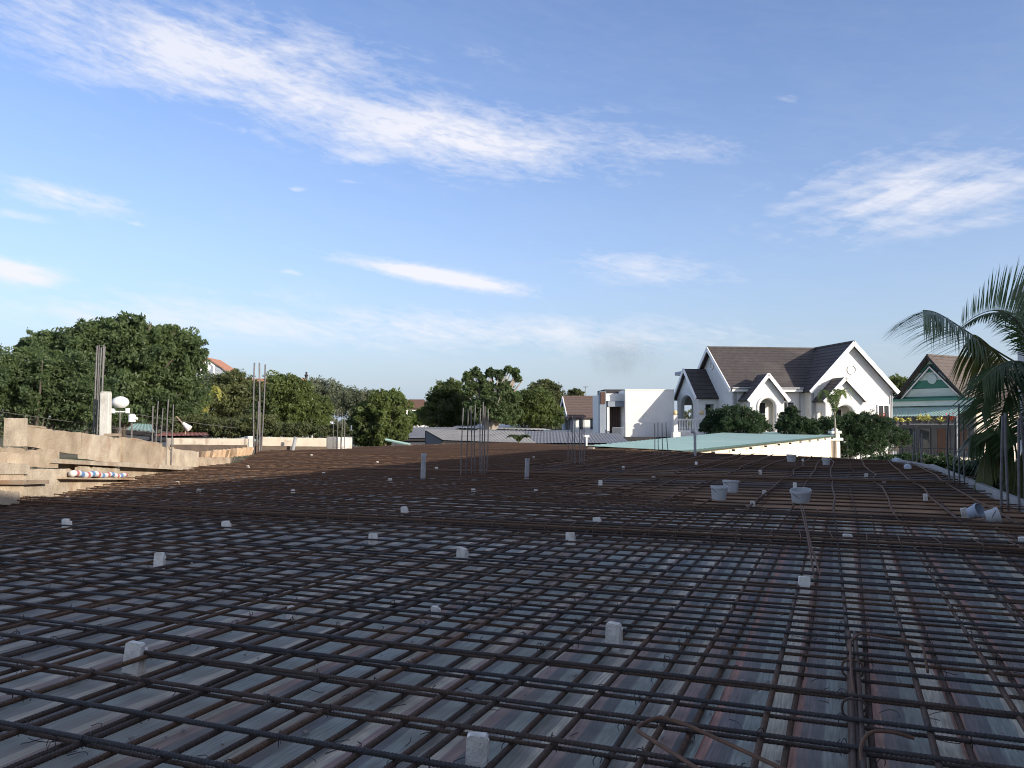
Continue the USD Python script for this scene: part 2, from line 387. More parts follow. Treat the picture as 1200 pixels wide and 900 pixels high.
def W(abp, z=0.0): return AB(abp[0], abp[1], z)
M_ORANGE = look('orange_board', (0.36, 0.20, 0.09), (0.24, 0.14, 0.075), scale=4, rough=0.8, bump=0.2, bscale=50, spot=(0.15, 0.10, 0.07), sscale=2.0)
M_GREYBOARD = look('weathered_board', (0.33, 0.32, 0.30), (0.25, 0.24, 0.22), scale=5, rough=0.85, bump=0.25, bscale=50)
edge_board('edge_board', W(FAR[5]), W(FAR[6]), 0.06, 0.03, M_ORANGE, 'rusty orange edge board in front of the green roofed shed')
edge_board('edge_board', W(FAR[6]), W(FAR[7]), 0.075, 0.03, M_ORANGE, 'rusty orange edge board before the concrete yard, ending at the far right corner')
edge_board('edge_board', W(FAR[4]), W(FAR[5]), 0.06, 0.03, M_TIMBER, 'brown edge board before the long dark grey roof')
edge_board('edge_board', W(FAR[2]), W(FAR[3]), 0.10, 0.04, M_TIMBER, 'pale edge board behind the slab, right of the cream upstand wall')
edge_board('edge_board', W(FAR[3]), W(FAR[4]), 0.10, 0.04, M_TIMBER, 'pale edge board in front of the small dark walled shed')
edge_board('edge_board', W(FAR[8]), W(RIGHT[0]), 0.10, 0.06, M_GREYBOARD, 'short grey edge board at the far right corner by the dark starter bars')
edge_board('edge_board', W(RIGHT[0]), W(RIGHT[1]), 0.12, 0.07, M_GREYBOARD, 'long grey edge board along the right side below the coconut palm')
edge_board('edge_board', W(RIGHT[1]), W(_rn), 0.12, 0.07, M_GREYBOARD, 'nearest grey edge board, running out of the picture at the right')

# ------------------------------------------------------------------ striped tarpaulins under the near half of the mats
def tarp_look(name, cols, tint, dirt, period, phase):
    g = G_()
    pos = g.add('geometry', 'position')
    a = g.add('vector_math', 'value', {'vector1': pos, 'vector2': tuple(V)}, math_type='dot_product')
    b = g.add('vector_math', 'value', {'vector1': pos, 'vector2': tuple(U)}, math_type='dot_product')
    wob = g.add('noise_texture', 'fac', {'vector': pos}, scale=1.1, detail=2.0)
    a = g.math('add', a, g.math('multiply', wob, 0.05))
    fr = g.math('fraction', g.math('add', g.math('divide', a, period), 50.0 + phase))
    ramp = []
    for i, c in enumerate(cols): ramp += [(i / len(cols) + 0.012, c), ((i + 1) / len(cols) - 0.012, c)]
    col = g.add('rgb_ramp', 'color', {'fac': fr}, ramp=ramp)
    # the weave's cross threads and dust
    th = g.add('noise_texture', 'fac', {'vector': g.add('combine_xyz', 'vector', {'x': g.math('multiply', a, 160.0), 'y': g.math('multiply', b, 9.0), 'z': 0.0})}, scale=1.0, detail=3.0)
    col = g.add('hsv', 'color', {'color': col, 'value': g.add('map_range', 'result', {'value': th}, from_min=0.3, from_max=0.7, to_min=0.6, to_max=1.4)})
    dn = g.add('noise_texture', 'fac', {'vector': pos}, scale=1.6, detail=7.0, roughness=0.65)
    df = g.add('map_range', 'result', {'value': dn}, from_min=0.36, from_max=0.70, to_min=0.08, to_max=dirt, clamp=True)
    col = g.add('mix', 'color', {'color1': col, 'color2': tint, 'fac': df}, mix_type='mix')
    rg = g.add('map_range', 'result', {'value': dn}, from_min=0.3, from_max=0.7, to_min=0.42, to_max=0.75, clamp=True)
    cr = g.add('noise_texture', 'fac', {'vector': pos}, scale=7.0, detail=5.0, distortion=0.8)
    nr = g.add('bump', 'normal', {'height': cr}, strength=0.35, distance=0.03)
    p = g.add('principled_bsdf', 'BSDF', {'base_color': col, 'roughness': rg, 'normal': nr}, specular_ior_level=0.30)
    return usdkit.material(stage, f'/World/Looks/{name}', g.n, g.l, surface=p)

NAVY, BEIGE, RED, PURPLE, TEAL, PALE, SLATE = (0.105, 0.105, 0.105), (0.58, 0.51, 0.37), (0.46, 0.21, 0.145), (0.175, 0.14, 0.13), (0.27, 0.30, 0.255), (0.56, 0.51, 0.41), (0.27, 0.26, 0.22)
M_TARP = [tarp_look('tarp_grey', [SLATE, PALE, SLATE, (0.30, 0.26, 0.21), NAVY, SLATE], (0.30, 0.265, 0.205), 0.8, 0.31, 0.1),
          tarp_look('tarp_mixed', [TEAL, SLATE, BEIGE, (0.32, 0.20, 0.16), NAVY, TEAL], (0.31, 0.265, 0.20), 0.7, 0.23, 0.3),
          tarp_look('tarp_bright', [TEAL, BEIGE, BEIGE, RED, PURPLE, NAVY, TEAL], (0.31, 0.265, 0.20), 0.5, 0.205, 0.0),
          tarp_look('tarp_navy', [NAVY, PALE, TEAL, RED, PURPLE, PURPLE, SLATE], (0.30, 0.26, 0.20), 0.5, 0.215, 0.45)]
# a from, a to, b from, b to, look
strips = [(-9.2, -6.9, 3.0, 10.2, 0, 'dull grey striped tarpaulin at the foot of the stacked formwork boards'),
          (-7.0, -4.6, 1.4, 11.2, 0, 'blue grey tarpaulin under the mats along the left of the slab'),
          (-4.7, -2.3, -0.6, 9.2, 0, 'blue grey striped tarpaulin under the bars at the lower left'),
          (-2.4, -0.35, -1.2, 7.9, 1, 'faded striped tarpaulin under the bars left of the nearest spacer block'),
          (-0.45, 1.05, -1.6, 7.2, 2, 'red, beige and blue striped tarpaulin under the nearest spacer block'),
          (0.95, 2.25, -2.0, 6.9, 3, 'navy and purple striped tarpaulin under the rusty stirrups at lower right'),
          (2.15, 3.75, -2.4, 6.3, 3, 'striped tarpaulin under the mats at the far lower right')]
for i, (a0, a1, b0, b1, k, lab) in enumerate(strips):
    na, nb = int((a1 - a0) / 0.06), int((b1 - b0) / 0.09)
    aa, bb = np.meshgrid(np.linspace(a0, a1, na), np.linspace(b0, b1, nb), indexing='ij')
    e = (aa - a0) / (a1 - a0)
    bb = bb + ((bb - b0) / (b1 - b0)) * (0.5 * meshkit.fbm(np.stack([aa * 1.4, 0 * aa, 0 * aa + i], -1), 3, i) - 0.2)
    aa = aa + 0.03 * (meshkit.noise(np.stack([bb * 0.9, 0 * bb, e * 2.0 + i], -1), i + 7) - 0.5)
    z = 0.000 + 0.0045 * (i % 2) + 0.012 * np.abs(meshkit.fbm(np.stack([aa * 3.2, bb * 1.1, 0 * aa + i], -1), 4, i + 20) - 0.5) ** 1.0
    pts = AB(0, 0) + aa[..., None] * V + bb[..., None] * U + z[..., None] * [0, 0, 1.0]
    q = MB().grid(pts); v, f = q.mesh()
    keep = np.array([DECK.buffer(-0.05).contains(__import__('shapely').Point(to_ab(c))) for c in v[f].mean(1)])
    f = f[keep]; used = np.unique(f); re = np.zeros(len(v), int); re[used] = np.arange(len(used))
    obj('striped_tarpaulin', (v[used], re[f]), M_TARP[k], smooth=True, label=lab, cat='tarpaulin', group='striped tarpaulins laid under the mats')

# ------------------------------------------------------------------ the two mats of reinforcement
INNER = DECK.buffer(-0.10)
DENSE = Polygon([(-30, -9), (30, -9), (30, 6.3), (1.5, 7.0), (-1.0, 7.6), (-3.4, 9.8), (-5.0, 14.0), (-6.0, 40), (-30, 40)])
def bar_path(kind, c, z, seed, ang, region=None, full=False):
    """Bars along U at a = c ('long') or along V at b = c ('cross'), clipped to the slab; returns point lists."""
    rg = np.random.default_rng(seed)
    x0, y0, x1, y1 = INNER.bounds
    free = (region is None and not full)
    if kind == 'long': ln = LineString([(c - ang * (y0 - 4), y0 - 1), (c + ang * (y1 - 4) * -1 + 0, y1 + 1)]) if False else LineString([(c + ang * (y0 - 4), y0), (c + ang * (y1 - 4), y1)])
    else: ln = LineString([(x0, c + ang * x0), (x1, c + ang * x1)])
    ln = ln.intersection(INNER)
    if region is not None: ln = ln.intersection(region)
    out = []
    for g in getattr(ln, 'geoms', [ln]):
        if g.is_empty or g.length < 0.4: continue
        p0, p1 = np.array(g.coords[0]), np.array(g.coords[-1]); L = g.length
        if kind == 'cross' and p0[0] > p1[0]: p0, p1 = p1, p0
        ends = rg.uniform(0.0, 0.12, 2) / L
        t = [ends[0]]
        while t[-1] < 1 - ends[1]:
            q = p0 + (p1 - p0) * t[-1]
            w = q[0] * V + q[1] * U
            dist = math.hypot(w[0], w[1])
            t.append(t[-1] + (0.0033 if dist < 3.3 and w[1] > 0.6 else (0.10 if dist < 6 else (0.16 if kind == 'long' else 0.30))) / L)
        t = np.array(t); q = p0 + (p1 - p0) * t[:, None]
        s = t * L
        amp = 0.006 + 0.022 * np.clip((np.hypot(q[:, 0], q[:, 1]) - 6) / 7, 0, 1) * (2.4 if kind == 'long' else 0.7)
        ph = np.full_like(s, seed * 1.37)
        lat = amp * 2 * (meshkit.noise(np.stack([s * 0.75, ph, 0 * s], -1), 2) - 0.5) + amp * 1.2 * (meshkit.noise(np.stack([s * 0.22, ph, 5 + 0 * s], -1), 3) - 0.5)
        zz = z + 0.008 * (meshkit.noise(np.stack([s * 0.9, ph, 9 + 0 * s], -1), 4) - 0.5) + 0.010 * (meshkit.noise(np.stack([q[:, 0] * 0.5, q[:, 1] * 0.5, 0 * s + 2], -1), 6) - 0.5)
        nv = np.array([1.0, 0]) if kind == 'long' else np.array([0, 1.0])
        if free and kind == 'cross':
            import shapely
            out_ = 1.0 - shapely.contains_xy(DENSE, q[:, 0], q[:, 1])
            kern = np.ones(5) / 5; zz = zz - (0.034 if z > 0.05 else 0.008) * np.convolve(np.pad(out_, 2, mode='edge'), kern, 'valid')
        q = q + lat[:, None] * nv
        out.append((q[:, :1] * V + q[:, 1:2] * U + zz[:, None] * [0, 0, 1.0], s))
    return out

def bar_mesh(parts, r, thick=False):
    mb = MB()
    for pts, s in parts:
        step = np.gradient(s) < 0.01
        k = np.arange(len(s)) % 3
        r_ = r
        rad = np.where(step, np.where(k == 0, r * 1.17, r * 0.97), r * 1.03)
        if thick:
            import shapely
            ab_ = np.stack([pts @ V, pts @ U], 1); rad = rad * np.where(shapely.contains_xy(DENSE, ab_[:, 0], ab_[:, 1]), 1.0, 1.35)
        mb.tube(pts, rad, 8 if step.any() else 6)
    return mb.mesh() if mb.v else None

BX0, BY0, BX1, BY1 = INNER.bounds
def mat_layer(parent, kind, first, pitch, z, r, mat, seed, keep):
    rg = np.random.default_rng(seed); c = first; k = 0; used = []
    lo, hi = (BX0, BX1) if kind == 'long' else (BY0, BY1)
    c = lo + ((first - lo) % pitch)
    while c < hi:
        cc = c + rg.uniform(-0.018, 0.018)
        m = bar_mesh(bar_path(kind, cc, z, seed * 1000 + k, rg.normal(0, 0.006), None if keep and k % keep == 0 else DENSE), r, kind == 'long')
        if m is not None:
            obj('bar', m, mat, parent, smooth=True); used.append(cc)
        c += pitch; k += 1
    return used

PITCH_B, PITCH_A = 0.205, 0.205
lower = thing('rebar_mat', 'lower mat of rusty brown bars lying just above the tarpaulins and plywood', 'rebar mat')
upper = thing('rebar_mat', 'upper mat of dark ribbed bars resting on the spacer blocks', 'rebar mat')
lo_long = mat_layer(lower, 'long', 0.065, PITCH_B, 0.018, 0.0070, M_UPB, 11, 4)
lo_cross = mat_layer(lower, 'cross', 0.045, PITCH_A, 0.031, 0.0055, M_LOA, 12, 2)
up_long = mat_layer(upper, 'long', 0.0, PITCH_B, 0.052, 0.0072, M_UPB, 13, 2)
up_cross = mat_layer(upper, 'cross', 0.0, PITCH_A, 0.0655, 0.0060, M_UPA, 14, 2)

# twisted tie wires at the nearer crossings
def ties(parent, al, bl, z, seed, reach):
    rg = np.random.default_rng(seed); mb = MB()
    for a in al:
        for b in bl:
            w = AB(a, b, z)
            if w[1] < 0.9 or np.hypot(w[0], w[1]) > reach or abs(w[0]) > 0.75 * w[1] + 0.4 or rg.random() > 0.6: continue
            rot = rg.uniform(0, 2 * np.pi); e1 = np.array([math.cos(rot), math.sin(rot), 0.25 * rg.normal()]); up = np.array([0, 0, 1.0])
            t = np.linspace(-2.4, 2.4, 9)
            mb.tube(w + 0.011 * (np.cos(t)[:, None] * up + np.sin(t)[:, None] * e1) + [0, 0, -0.003], 0.0011, 4)
            h = rg.uniform(0.012, 0.028); d2 = np.array([rg.normal(), rg.normal(), 0]) * 0.5
            t2 = np.linspace(0, 1, 5)[:, None]
            mb.tube(w + up * 0.009 + t2 * h * up * 0.7 + np.sin(t2 * 2.6) * h * d2, 0.0014, 4)
            if rg.random() < 0.5:
                tt = np.linspace(0, np.pi, 7)[:, None]
                mb.tube(w + up * (0.006 + 0.016 * np.sin(tt)) + e1 * 0.014 * np.cos(tt), 0.0012, 4)
    obj('tie_wires', mb.mesh(), M_WIRE, parent, kind='stuff')
ties(upper, up_long, up_cross, 0.060, 31, 5.2)
ties(lower, lo_long, lo_cross, 0.025, 32, 3.6)

# offcuts of tie wire and cement crumbs lying on the sheets
rg = np.random.default_rng(52); mb = MB(); mc = MB()
for k in range(210):
    y = rg.uniform(1.5, 5.5); w = np.array([rg.uniform(-.62, .62) * y, y, rg.uniform(.012, .018)])
    a0, L, R = rg.uniform(0, 6.28), rg.uniform(.6, 3.2), rg.uniform(.018, .06)
    t = np.linspace(a0, a0 + L, 8)
    mb.tube(w + np.stack([R * np.cos(t), R * np.sin(t), .004 * np.sin(t * 2)], -1), .0011, 4)
for k in range(420):
    y = rg.uniform(1.5, 7.0); w = np.array([rg.uniform(-.62, .62) * y, y, .014]); s_ = rg.uniform(.003, .010)
    h = trimesh.creation.icosphere(1); mc.add(np.array(h.vertices) * (s_ * rg.uniform(.5, 1.2, (len(h.vertices), 1))) * [1, 1, .7] + w, np.array(h.faces))
obj('wire_offcuts', mb.mesh(), M_WIRE, label='curled offcuts of tie wire scattered over the tarpaulins', cat='wire offcuts', kind='stuff')
obj('cement_crumbs', mc.mesh(), look('crumbs', (.42, .40, .36), (.25, .22, .19), scale=30), label='cement crumbs and grit scattered over the tarpaulins', cat='crumbs', kind='stuff')

# ------------------------------------------------------------------ beam cages woven through the mats
def ring(c, ax, up, w, h, r0=0.02, hook=0.05):
    """A closed rectangular stirrup (with rounded corners and a bent hook) in the plane of ax and up."""
    c, ax, up = (np.asarray(x, float) for x in (c, ax, up)); pts = []
    for (sx, sy, a0) in ((1, 1, 0), (-1, 1, 90), (-1, -1, 180), (1, -1, 270)):
        for t in (0, 30, 60, 90):
            a = math.radians(a0 + t)
            pts.append(c + ax * (sx * (w / 2 - r0) + r0 * math.cos(a)) + up * (sy * (h / 2 - r0) + r0 * math.sin(a)))
    pts.append(pts[0]); pts.append(pts[0] - ax * hook * 0.7 - up * hook * 0.7)
    return np.array(pts)

def cage(label, origin, along, across, length, width, z0, z1, spacing, rbar, mat_s, seed, nb=None, mat_b=None):
    t = thing('beam_cage', label, 'rebar cage')
    rg = np.random.default_rng(seed); origin = np.asarray(origin, float)
    s = np.linspace(0, length, int(length / 0.2))
    for zz in (z0 + 0.012, z1 - 0.012):
        for k in np.linspace(-1, 1, nb or (3 if zz < z1 - 0.05 else 4)):
            lat = k * (width / 2 - 0.02) + 0.012 * (meshkit.noise(np.stack([s * 0.6, 0 * s + k * 7, 0 * s + zz * 30], -1), seed) - 0.5)
            p = origin + s[:, None] * along + lat[:, None] * across + [0, 0, zz]
            ok = [INNER.contains(__import__('shapely').Point(to_ab(x))) for x in p]
            p = p[ok]
            if len(p) > 3: obj('main_bar', MB().tube(p, rbar, 7).mesh(), mat_b or M_UPA, t, smooth=True)
    d = 0.0
    while d < length:
        c = origin + d * along + [0, 0, (z0 + z1) / 2]
        if INNER.contains(__import__('shapely').Point(to_ab(c))):
            tl = rg.normal(0, 0.08)
            ax = across * math.cos(tl) + along * math.sin(tl)
            obj('stirrup', MB().tube(ring(c + [0, 0, rg.uniform(-.004, .008)], ax, np.array([0, 0, 1.0]) + along * rg.normal(0, .12), width, z1 - z0), 0.0035, 6).mesh(), mat_s, t, smooth=True)
        d += spacing * rg.uniform(0.85, 1.15)
    return t
cage('beam cage of closely tied dark bars crossing the slab from left to right', AB(-8.8, 5.55), V, U, 12.4, 0.30, 0.036, 0.10, 0.19, 0.0070, M_RUST, 41, 3, M_LOA)
cage('beam cage of paired bars running away from the camera at the lower right', AB(0.02, 0.9), U, V, 2.3, 0.060, 0.022, 0.072, 0.45, 0.0068, M_UPB, 42, 2, M_UPB)
cage('beam cage across the middle of the slab behind the concrete stakes', AB(-7.5, 11.2), V, U, 13.6, 0.30, 0.036, 0.10, 0.24, 0.0075, M_RUST, 43, 3, M_LOA)

# loose rusty stirrups lying on the mats
def loose(name, label, pts, r, mat=M_RUST, cat='steel bar'):
    pts = np.asarray(pts, float); d = np.concatenate([[0], np.cumsum(np.linalg.norm(np.diff(pts, axis=0), axis=1))])
    out = []
    for k in range(len(pts)):            # round the bends
        if 0 < k < len(pts) - 1:
            a, b, c = pts[k - 1], pts[k], pts[k + 1]; ra = min(0.03, 0.45 * np.linalg.norm(a - b), 0.45 * np.linalg.norm(c - b))
            p0, p2 = b + (a - b) / np.linalg.norm(a - b) * ra, b + (c - b) / np.linalg.norm(c - b) * ra
            for t in np.linspace(0, 1, 6): out.append((1 - t) ** 2 * p0 + 2 * t * (1 - t) * b + t * t * p2)
        else: out.append(pts[k])
    return obj(name, MB().tube(np.array(out), r, 8).mesh(), mat, smooth=True, label=label, cat=cat)
zt = 0.079
loose('bent_stirrup', 'large rusty bent stirrup lying flat across the bars at the bottom right', [G(832, 905, zt), G(800, 884, zt), G(740, 847, zt), G(768, 833, zt + .01), G(800, 842, zt + .012), G(925, 899, zt), G(960, 918, zt)], 0.0048)
loose('bent_stirrup', 'rusty hooked stirrup sticking out of the beam cage at lower right', [G(998, 842, 0.03), G(992, 790, zt), G(991, 748, zt + .03), G(1003, 738, zt + .035), G(1075, 751, zt + .02), G(1080, 783, 0.05)], 0.0042)
loose('bent_stirrup', 'small rusty hook end beside the bottom of the beam cage', [G(1003, 905, 0.04), G(1000, 866, zt), G(1012, 849, zt + .02), G(1040, 851, zt + .015), G(1062, 858, zt)], 0.0042)
pA, pB = G(952, 682, 0.05), P(934, 588, G(952, 682, 0.05)[1] + 1.9)
loose('leaning_rod', 'thin brown rod slanting up toward the nested grey buckets', [pA, (pA + pB) / 2 + [0.01, 0, 0.01], G(936, 590, 0.1)], 0.005)
loose('leaning_rod', 'second thin brown rod lying just right of the first, ending by a spacer block', [G(958, 672, 0.08), G(948, 640, 0.11), G(939, 592, 0.12)], 0.005)
# ------------------------------------------------------------------ concrete spacer blocks
M_BLOCK = look('spacer_concrete', (0.86, 0.82, 0.72), (0.76, 0.71, 0.62), scale=35, rough=0.9, bump=0.4, bscale=180, spot=(0.55, 0.50, 0.42), sscale=14.0, vary=0.12)
def spacer(px, py, label, group=None, s=1.0, seed=0):
    rg = np.random.default_rng(900 + seed)
    g = G(px, py, 0.008)
    w, d, h = 0.052 * s * rg.uniform(.92, 1.08), 0.042 * s, 0.092 * s * rg.uniform(.93, 1.05)
    half = Polygon([(-w / 2, 0), (w / 2, 0), (w / 2, h * 0.93), (w / 2 - 0.005, h), (-w / 2 + 0.007, h), (-w / 2, h * 0.95)])
    notch = sbox(w * 0.22, h * 0.30, w * 0.36, h * 0.40)
    m = MB().wall(half, ((0, -d / 2, 0), (1, 0, 0), (0, d * 0.62, 0)))
    m.wall(affinity.translate(affinity.scale(half, 0.90, 0.80, origin=(0, 0)), 0.004, 0), ((0, d * 0.12 + 0.001, 0), (1, 0, 0), (0, d * 0.40, 0)))
    v, f = m.mesh()
    tl = rg.normal(0, 0.09, 2); rz = rg.uniform(-0.5, 0.1)
    v = v + 0.0026 * (np.stack([meshkit.noise(v * 70 + k * 9 + seed, k) for k in range(3)], -1) - 0.5)
    R = trimesh.transformations.euler_matrix(tl[0], tl[1], rz)[:3, :3]
    return obj('spacer_block', (v @ R.T + g, f), M_BLOCK, label=label, cat='spacer block', group=group)
SP = 'pale concrete spacer blocks standing between the bars'
blocks = [(559, 894, 'nearest pale spacer block at the bottom edge, upright with a grooved right side'),
 (162, 783, 'grooved pale spacer block at the left, second nearest the camera'),
 (717, 757, 'upright pale spacer block right of centre, just left of where the bent rusty stirrup lies'),
 (190, 666, 'pale spacer block standing alone at left, above and beyond the grooved one'),
 (937, 697, 'yellowish spacer block at the foot of the two slanting brown rods'),
 (990, 642, 'pale spacer block right of the slanting brown rods'),
 (1196, 644, 'spacer block cut by the right edge of the picture'),
 (438, 640, 'pale spacer block at the left middle, on the dense beam cage bars'),
 (541, 659, 'pale spacer block just right of and nearer than the one on the dense bars'),
 (700, 619, 'small upright spacer block in the dark bars right of centre'),
 (475, 606, 'spacer block beyond the dense bars, nearer than the left concrete stake'),
 (268, 624, 'left spacer block on the dense dark bars below the end of the boards'),
 (82, 621, 'spacer block near the left edge in front of the boards'),
 (82, 591, 'small spacer block at the foot of the stacked boards below the striped roll'),
 (210, 570, 'small spacer block below the right end of the stacked boards'),
 (234, 580, 'small spacer block just right of and nearer than the boards'),
 (345, 581, 'spacer block alone on dark bars left of centre'),
 (380, 559, 'small spacer block left of the left stake, well forward of the cream wall'),
 (292, 550, 'tiny spacer block right of the boards near the brick row'),
 (458, 567, 'small spacer block just left of the left grey stake'),
 (366, 536, 'tiny far spacer block in front of the cream upstand wall'),
 (443, 545, 'tiny far spacer block between the two left stakes'),
 (628, 580, 'small spacer block nearest the right grey stake'),
 (626, 539, 'tiny far spacer block behind the right grey stake'),
 (703, 569, 'small spacer block left of the pair of grey buckets'),
 (730, 551, 'tiny spacer block beyond the buckets in the brown bars'),
 (765, 563, 'small spacer block between the brown bars left of the buckets'),
 (815, 545, 'tiny spacer block below the capped grey pipe'),
 (890, 556, 'small spacer block behind the nested buckets'),
 (894, 582, 'small spacer block between the two groups of buckets'),
 (880, 596, 'spacer block nearer than and between the two groups of buckets'),
 (930, 572, 'pinkish spacer block just behind the nested buckets'),
 (1013, 560, 'tiny spacer block among the wavy bars at far right'),
 (1034, 568, 'tiny spacer block on the wavy bars nearer than the dark starter bars'),
 (1082, 587, 'spacer block left of the crumpled clear bags'),
 (1128, 607, 'spacer block just in front of the crumpled clear bags'),
 (940, 542, 'tiny spacer block in front of the orange edge board'),
 (555, 580, 'small spacer block below the middle starter bars'),
 (512, 552, 'tiny spacer block between the left stake and the middle starter bars'),
 (668, 640, 'low spacer block in the middle of the dense dark bars'),
 (344, 722, 'small low spacer block peeping out left of centre in the nearer mat'),
 (512, 722, 'small broken spacer block lying in the nearer mat left of centre')]
for i, (px, py, lab) in enumerate(blocks):
    spacer(px, py, lab, SP, 0.55 if i > 39 else (1.0 if py > 600 else 0.8), i)

# ------------------------------------------------------------------ starter bars of the columns
def starters(label, bars, seed, r=0.008, ties=(0.12,), mat=None, z0=-0.01, spread=0.02):
    """bars: (column of the foot, row of the foot, column of the top, row of the top, depth)."""
    rg = np.random.default_rng(seed)
    t = thing('starter_bars', label, 'starter bars', group='column starter bars standing out of the slab')
    feet = []
    for (x0, x1, yt, d) in bars:
        f = np.array([(x0 - 600) / FPX * d, d, z0]); top = P(x1, yt, d + rg.normal(0, 0.02))
        s = np.linspace(0, 1, 12)[:, None]
        p = f + (top - f) * s + 0.012 * np.sin(s * 3.0 + rg.uniform(0, 6)) * np.array([rg.normal(), rg.normal(), 0])
        k = np.arange(len(p))
        obj('bar', MB().tube(p, r, 7).mesh(), mat or M_START, t, smooth=True)
        feet.append((f, top))
    c = np.mean([f for f, _ in feet], 0); hgt = np.mean([t_[2] for _, t_ in feet])
    wx = np.ptp([f[0] for f, _ in feet]) + 2 * r + 0.01; wy = np.ptp([f[1] for f, _ in feet]) + 2 * r + 0.01
    for k in ties:
        q = [f + (t_ - f) * k for f, t_ in feet]; cc = np.mean([[min(x[0] for x in q) + max(x[0] for x in q), min(x[1] for x in q) + max(x[1] for x in q), 2 * np.mean([x[2] for x in q])]], 0) / 2
        obj('stirrup', MB().tube(ring(cc, (1, 0, 0), (0, 1, 0), wx, wy, 0.012, 0.03), 0.004, 6).mesh(), M_RUST, t, smooth=True)
    return t
D = 11.9
starters('cluster of eight tall starter bars in the middle, between the two grey stakes',
         [(541, 542, 478, D - .15), (546, 548, 480, D), (552, 552, 476, D + .15), (557, 558, 474, D - .15), (563, 563, 478, D + .15), (565, 566, 471, D - .15), (568, 568, 476, D), (571, 571, 480, D + .15)], 61, ties=(0.1, 0.2))
D = 15.2
starters('cluster of six starter bars right of centre before the dark roof and brown roofed house',
         [(665, 666, 488, D - .12), (670, 671, 487, D + .1), (674, 674, 489, D - .1), (679, 679, 491, D + .12), (682, 682, 486, D - .12), (684, 684, 490, D + .1)], 62)
D = 21.3
starters('three very tall starter bars rising above the trees behind the left wall',
         [(298, 298, 425, D - .1), (304, 304, 425, D), (307, 310, 427, D + .1), (302, 302, 470, D + .15)], 63, r=0.019)
D = 12.6
starters('five starter bars rising from the right end of the stacked boards at left',
         [(177, 179, 476, D - .1), (184, 185, 470, D), (188, 191, 478, D + .1), (196, 197, 468, D - .1), (202, 203, 474, D + .1)], 64, r=0.0095)
D = 23.0
starters('four thin starter bars beside the cream stub pier at the end of the left wall',
         [(391, 392, 482, D - .12), (396, 396, 480, D), (400, 401, 484, D + .12), (404, 404, 488, D)], 65, r=0.011)
D = 10.9
starters('tall leaning bundle of starter bars beside the white concrete post at left',
         [(107, 113, 405, D - .05), (110, 115, 404, D), (113, 117, 407, D + .05), (117, 121, 404, D - .05), (119, 122, 406, D + .05)], 66, r=0.010)
D = 19.2
starters('four short starter bars in front of the green roof, left of the capped pipe',
         [(767, 767, 496, D - .12), (771, 771, 495, D + .1), (776, 776, 496, D - .1), (782, 781, 495, D + .12)], 67, r=0.010)
D = 16.3
starters('short dark thick starter bars at the far right corner of the slab',
         [(1069, 1070, 506, D - .12), (1073, 1073, 504, D), (1077, 1077, 503, D + .12), (1079, 1080, 508, D - .1)], 68, r=0.015)
D = 10.6
starters('group of four pale starter bars along the right edge before the green house',
         [(1112, 1112, 486, D - .1), (1117, 1117, 490, D), (1123, 1123, 473, D + .1), (1128, 1128, 488, D + .15)], 69, r=0.011)
D = 7.6
starters('nearest starter bars at the right edge in front of the coconut palm',
         [(1172, 1173, 487, D - .05), (1178, 1178, 484, D + .05), (1192, 1192, 492, D), (1197, 1196, 486, D + .08)], 70, r=0.012, ties=(0.06,))

# ------------------------------------------------------------------ pipes and stakes
M_PVC = look('grey_pvc', (0.33, 0.34, 0.35), (0.26, 0.265, 0.27), scale=12, rough=0.5, spot=(0.20, 0.19, 0.18), sscale=7)
def pipe(px0, py0, px1, py1, r, label, bend=False):
    f = G(px0, py0, -0.01); top = P(px1, py1, f[1])
    ax = (top - f)
    mb = MB(); s = np.linspace(0, 1, 8)[:, None]
    t = thing('grey_pipe', label, 'pipe')
    L = np.linalg.norm(ax); a = ax / L
    obj('tube', MB().tube(f + ax * s, r, 16, cap=False).tube(f + ax * s, r * 0.82, 16, cap=False).mesh(), M_PVC, t, smooth=40)
    rim = f + ax * np.array([[0.985], [1.0]])
    obj('collar', MB().tube(f + ax * np.array([[0.90], [0.905], [0.995], [1.0]]), np.array([r * 1.02, r * 1.13, r * 1.13, r * 1.04]), 16, cap=False).mesh(), M_PVC, t, smooth=40)
    if bend: obj('elbow_cap', MB().tube(np.array([top, top + [0.0, 0, 0.06], top + [-0.03, 0, 0.10], top + [-0.09, 0, 0.11]]), r * 1.15, 14).mesh(), M_PVC, t, smooth=40)
    return t
pipe(496, 566, 497, 531, 0.033, 'upright grey pipe stake left of the middle starter bars')
pipe(617, 564, 618, 537, 0.030, 'upright grey pipe stake right of the middle starter bars')
pipe(343, 531, 347, 512, 0.045, 'leaning grey pipe standing before the left cream wall')
pipe(814, 536, 814, 511, 0.030, 'thin grey pipe with an elbow cap in front of the green roof', True)

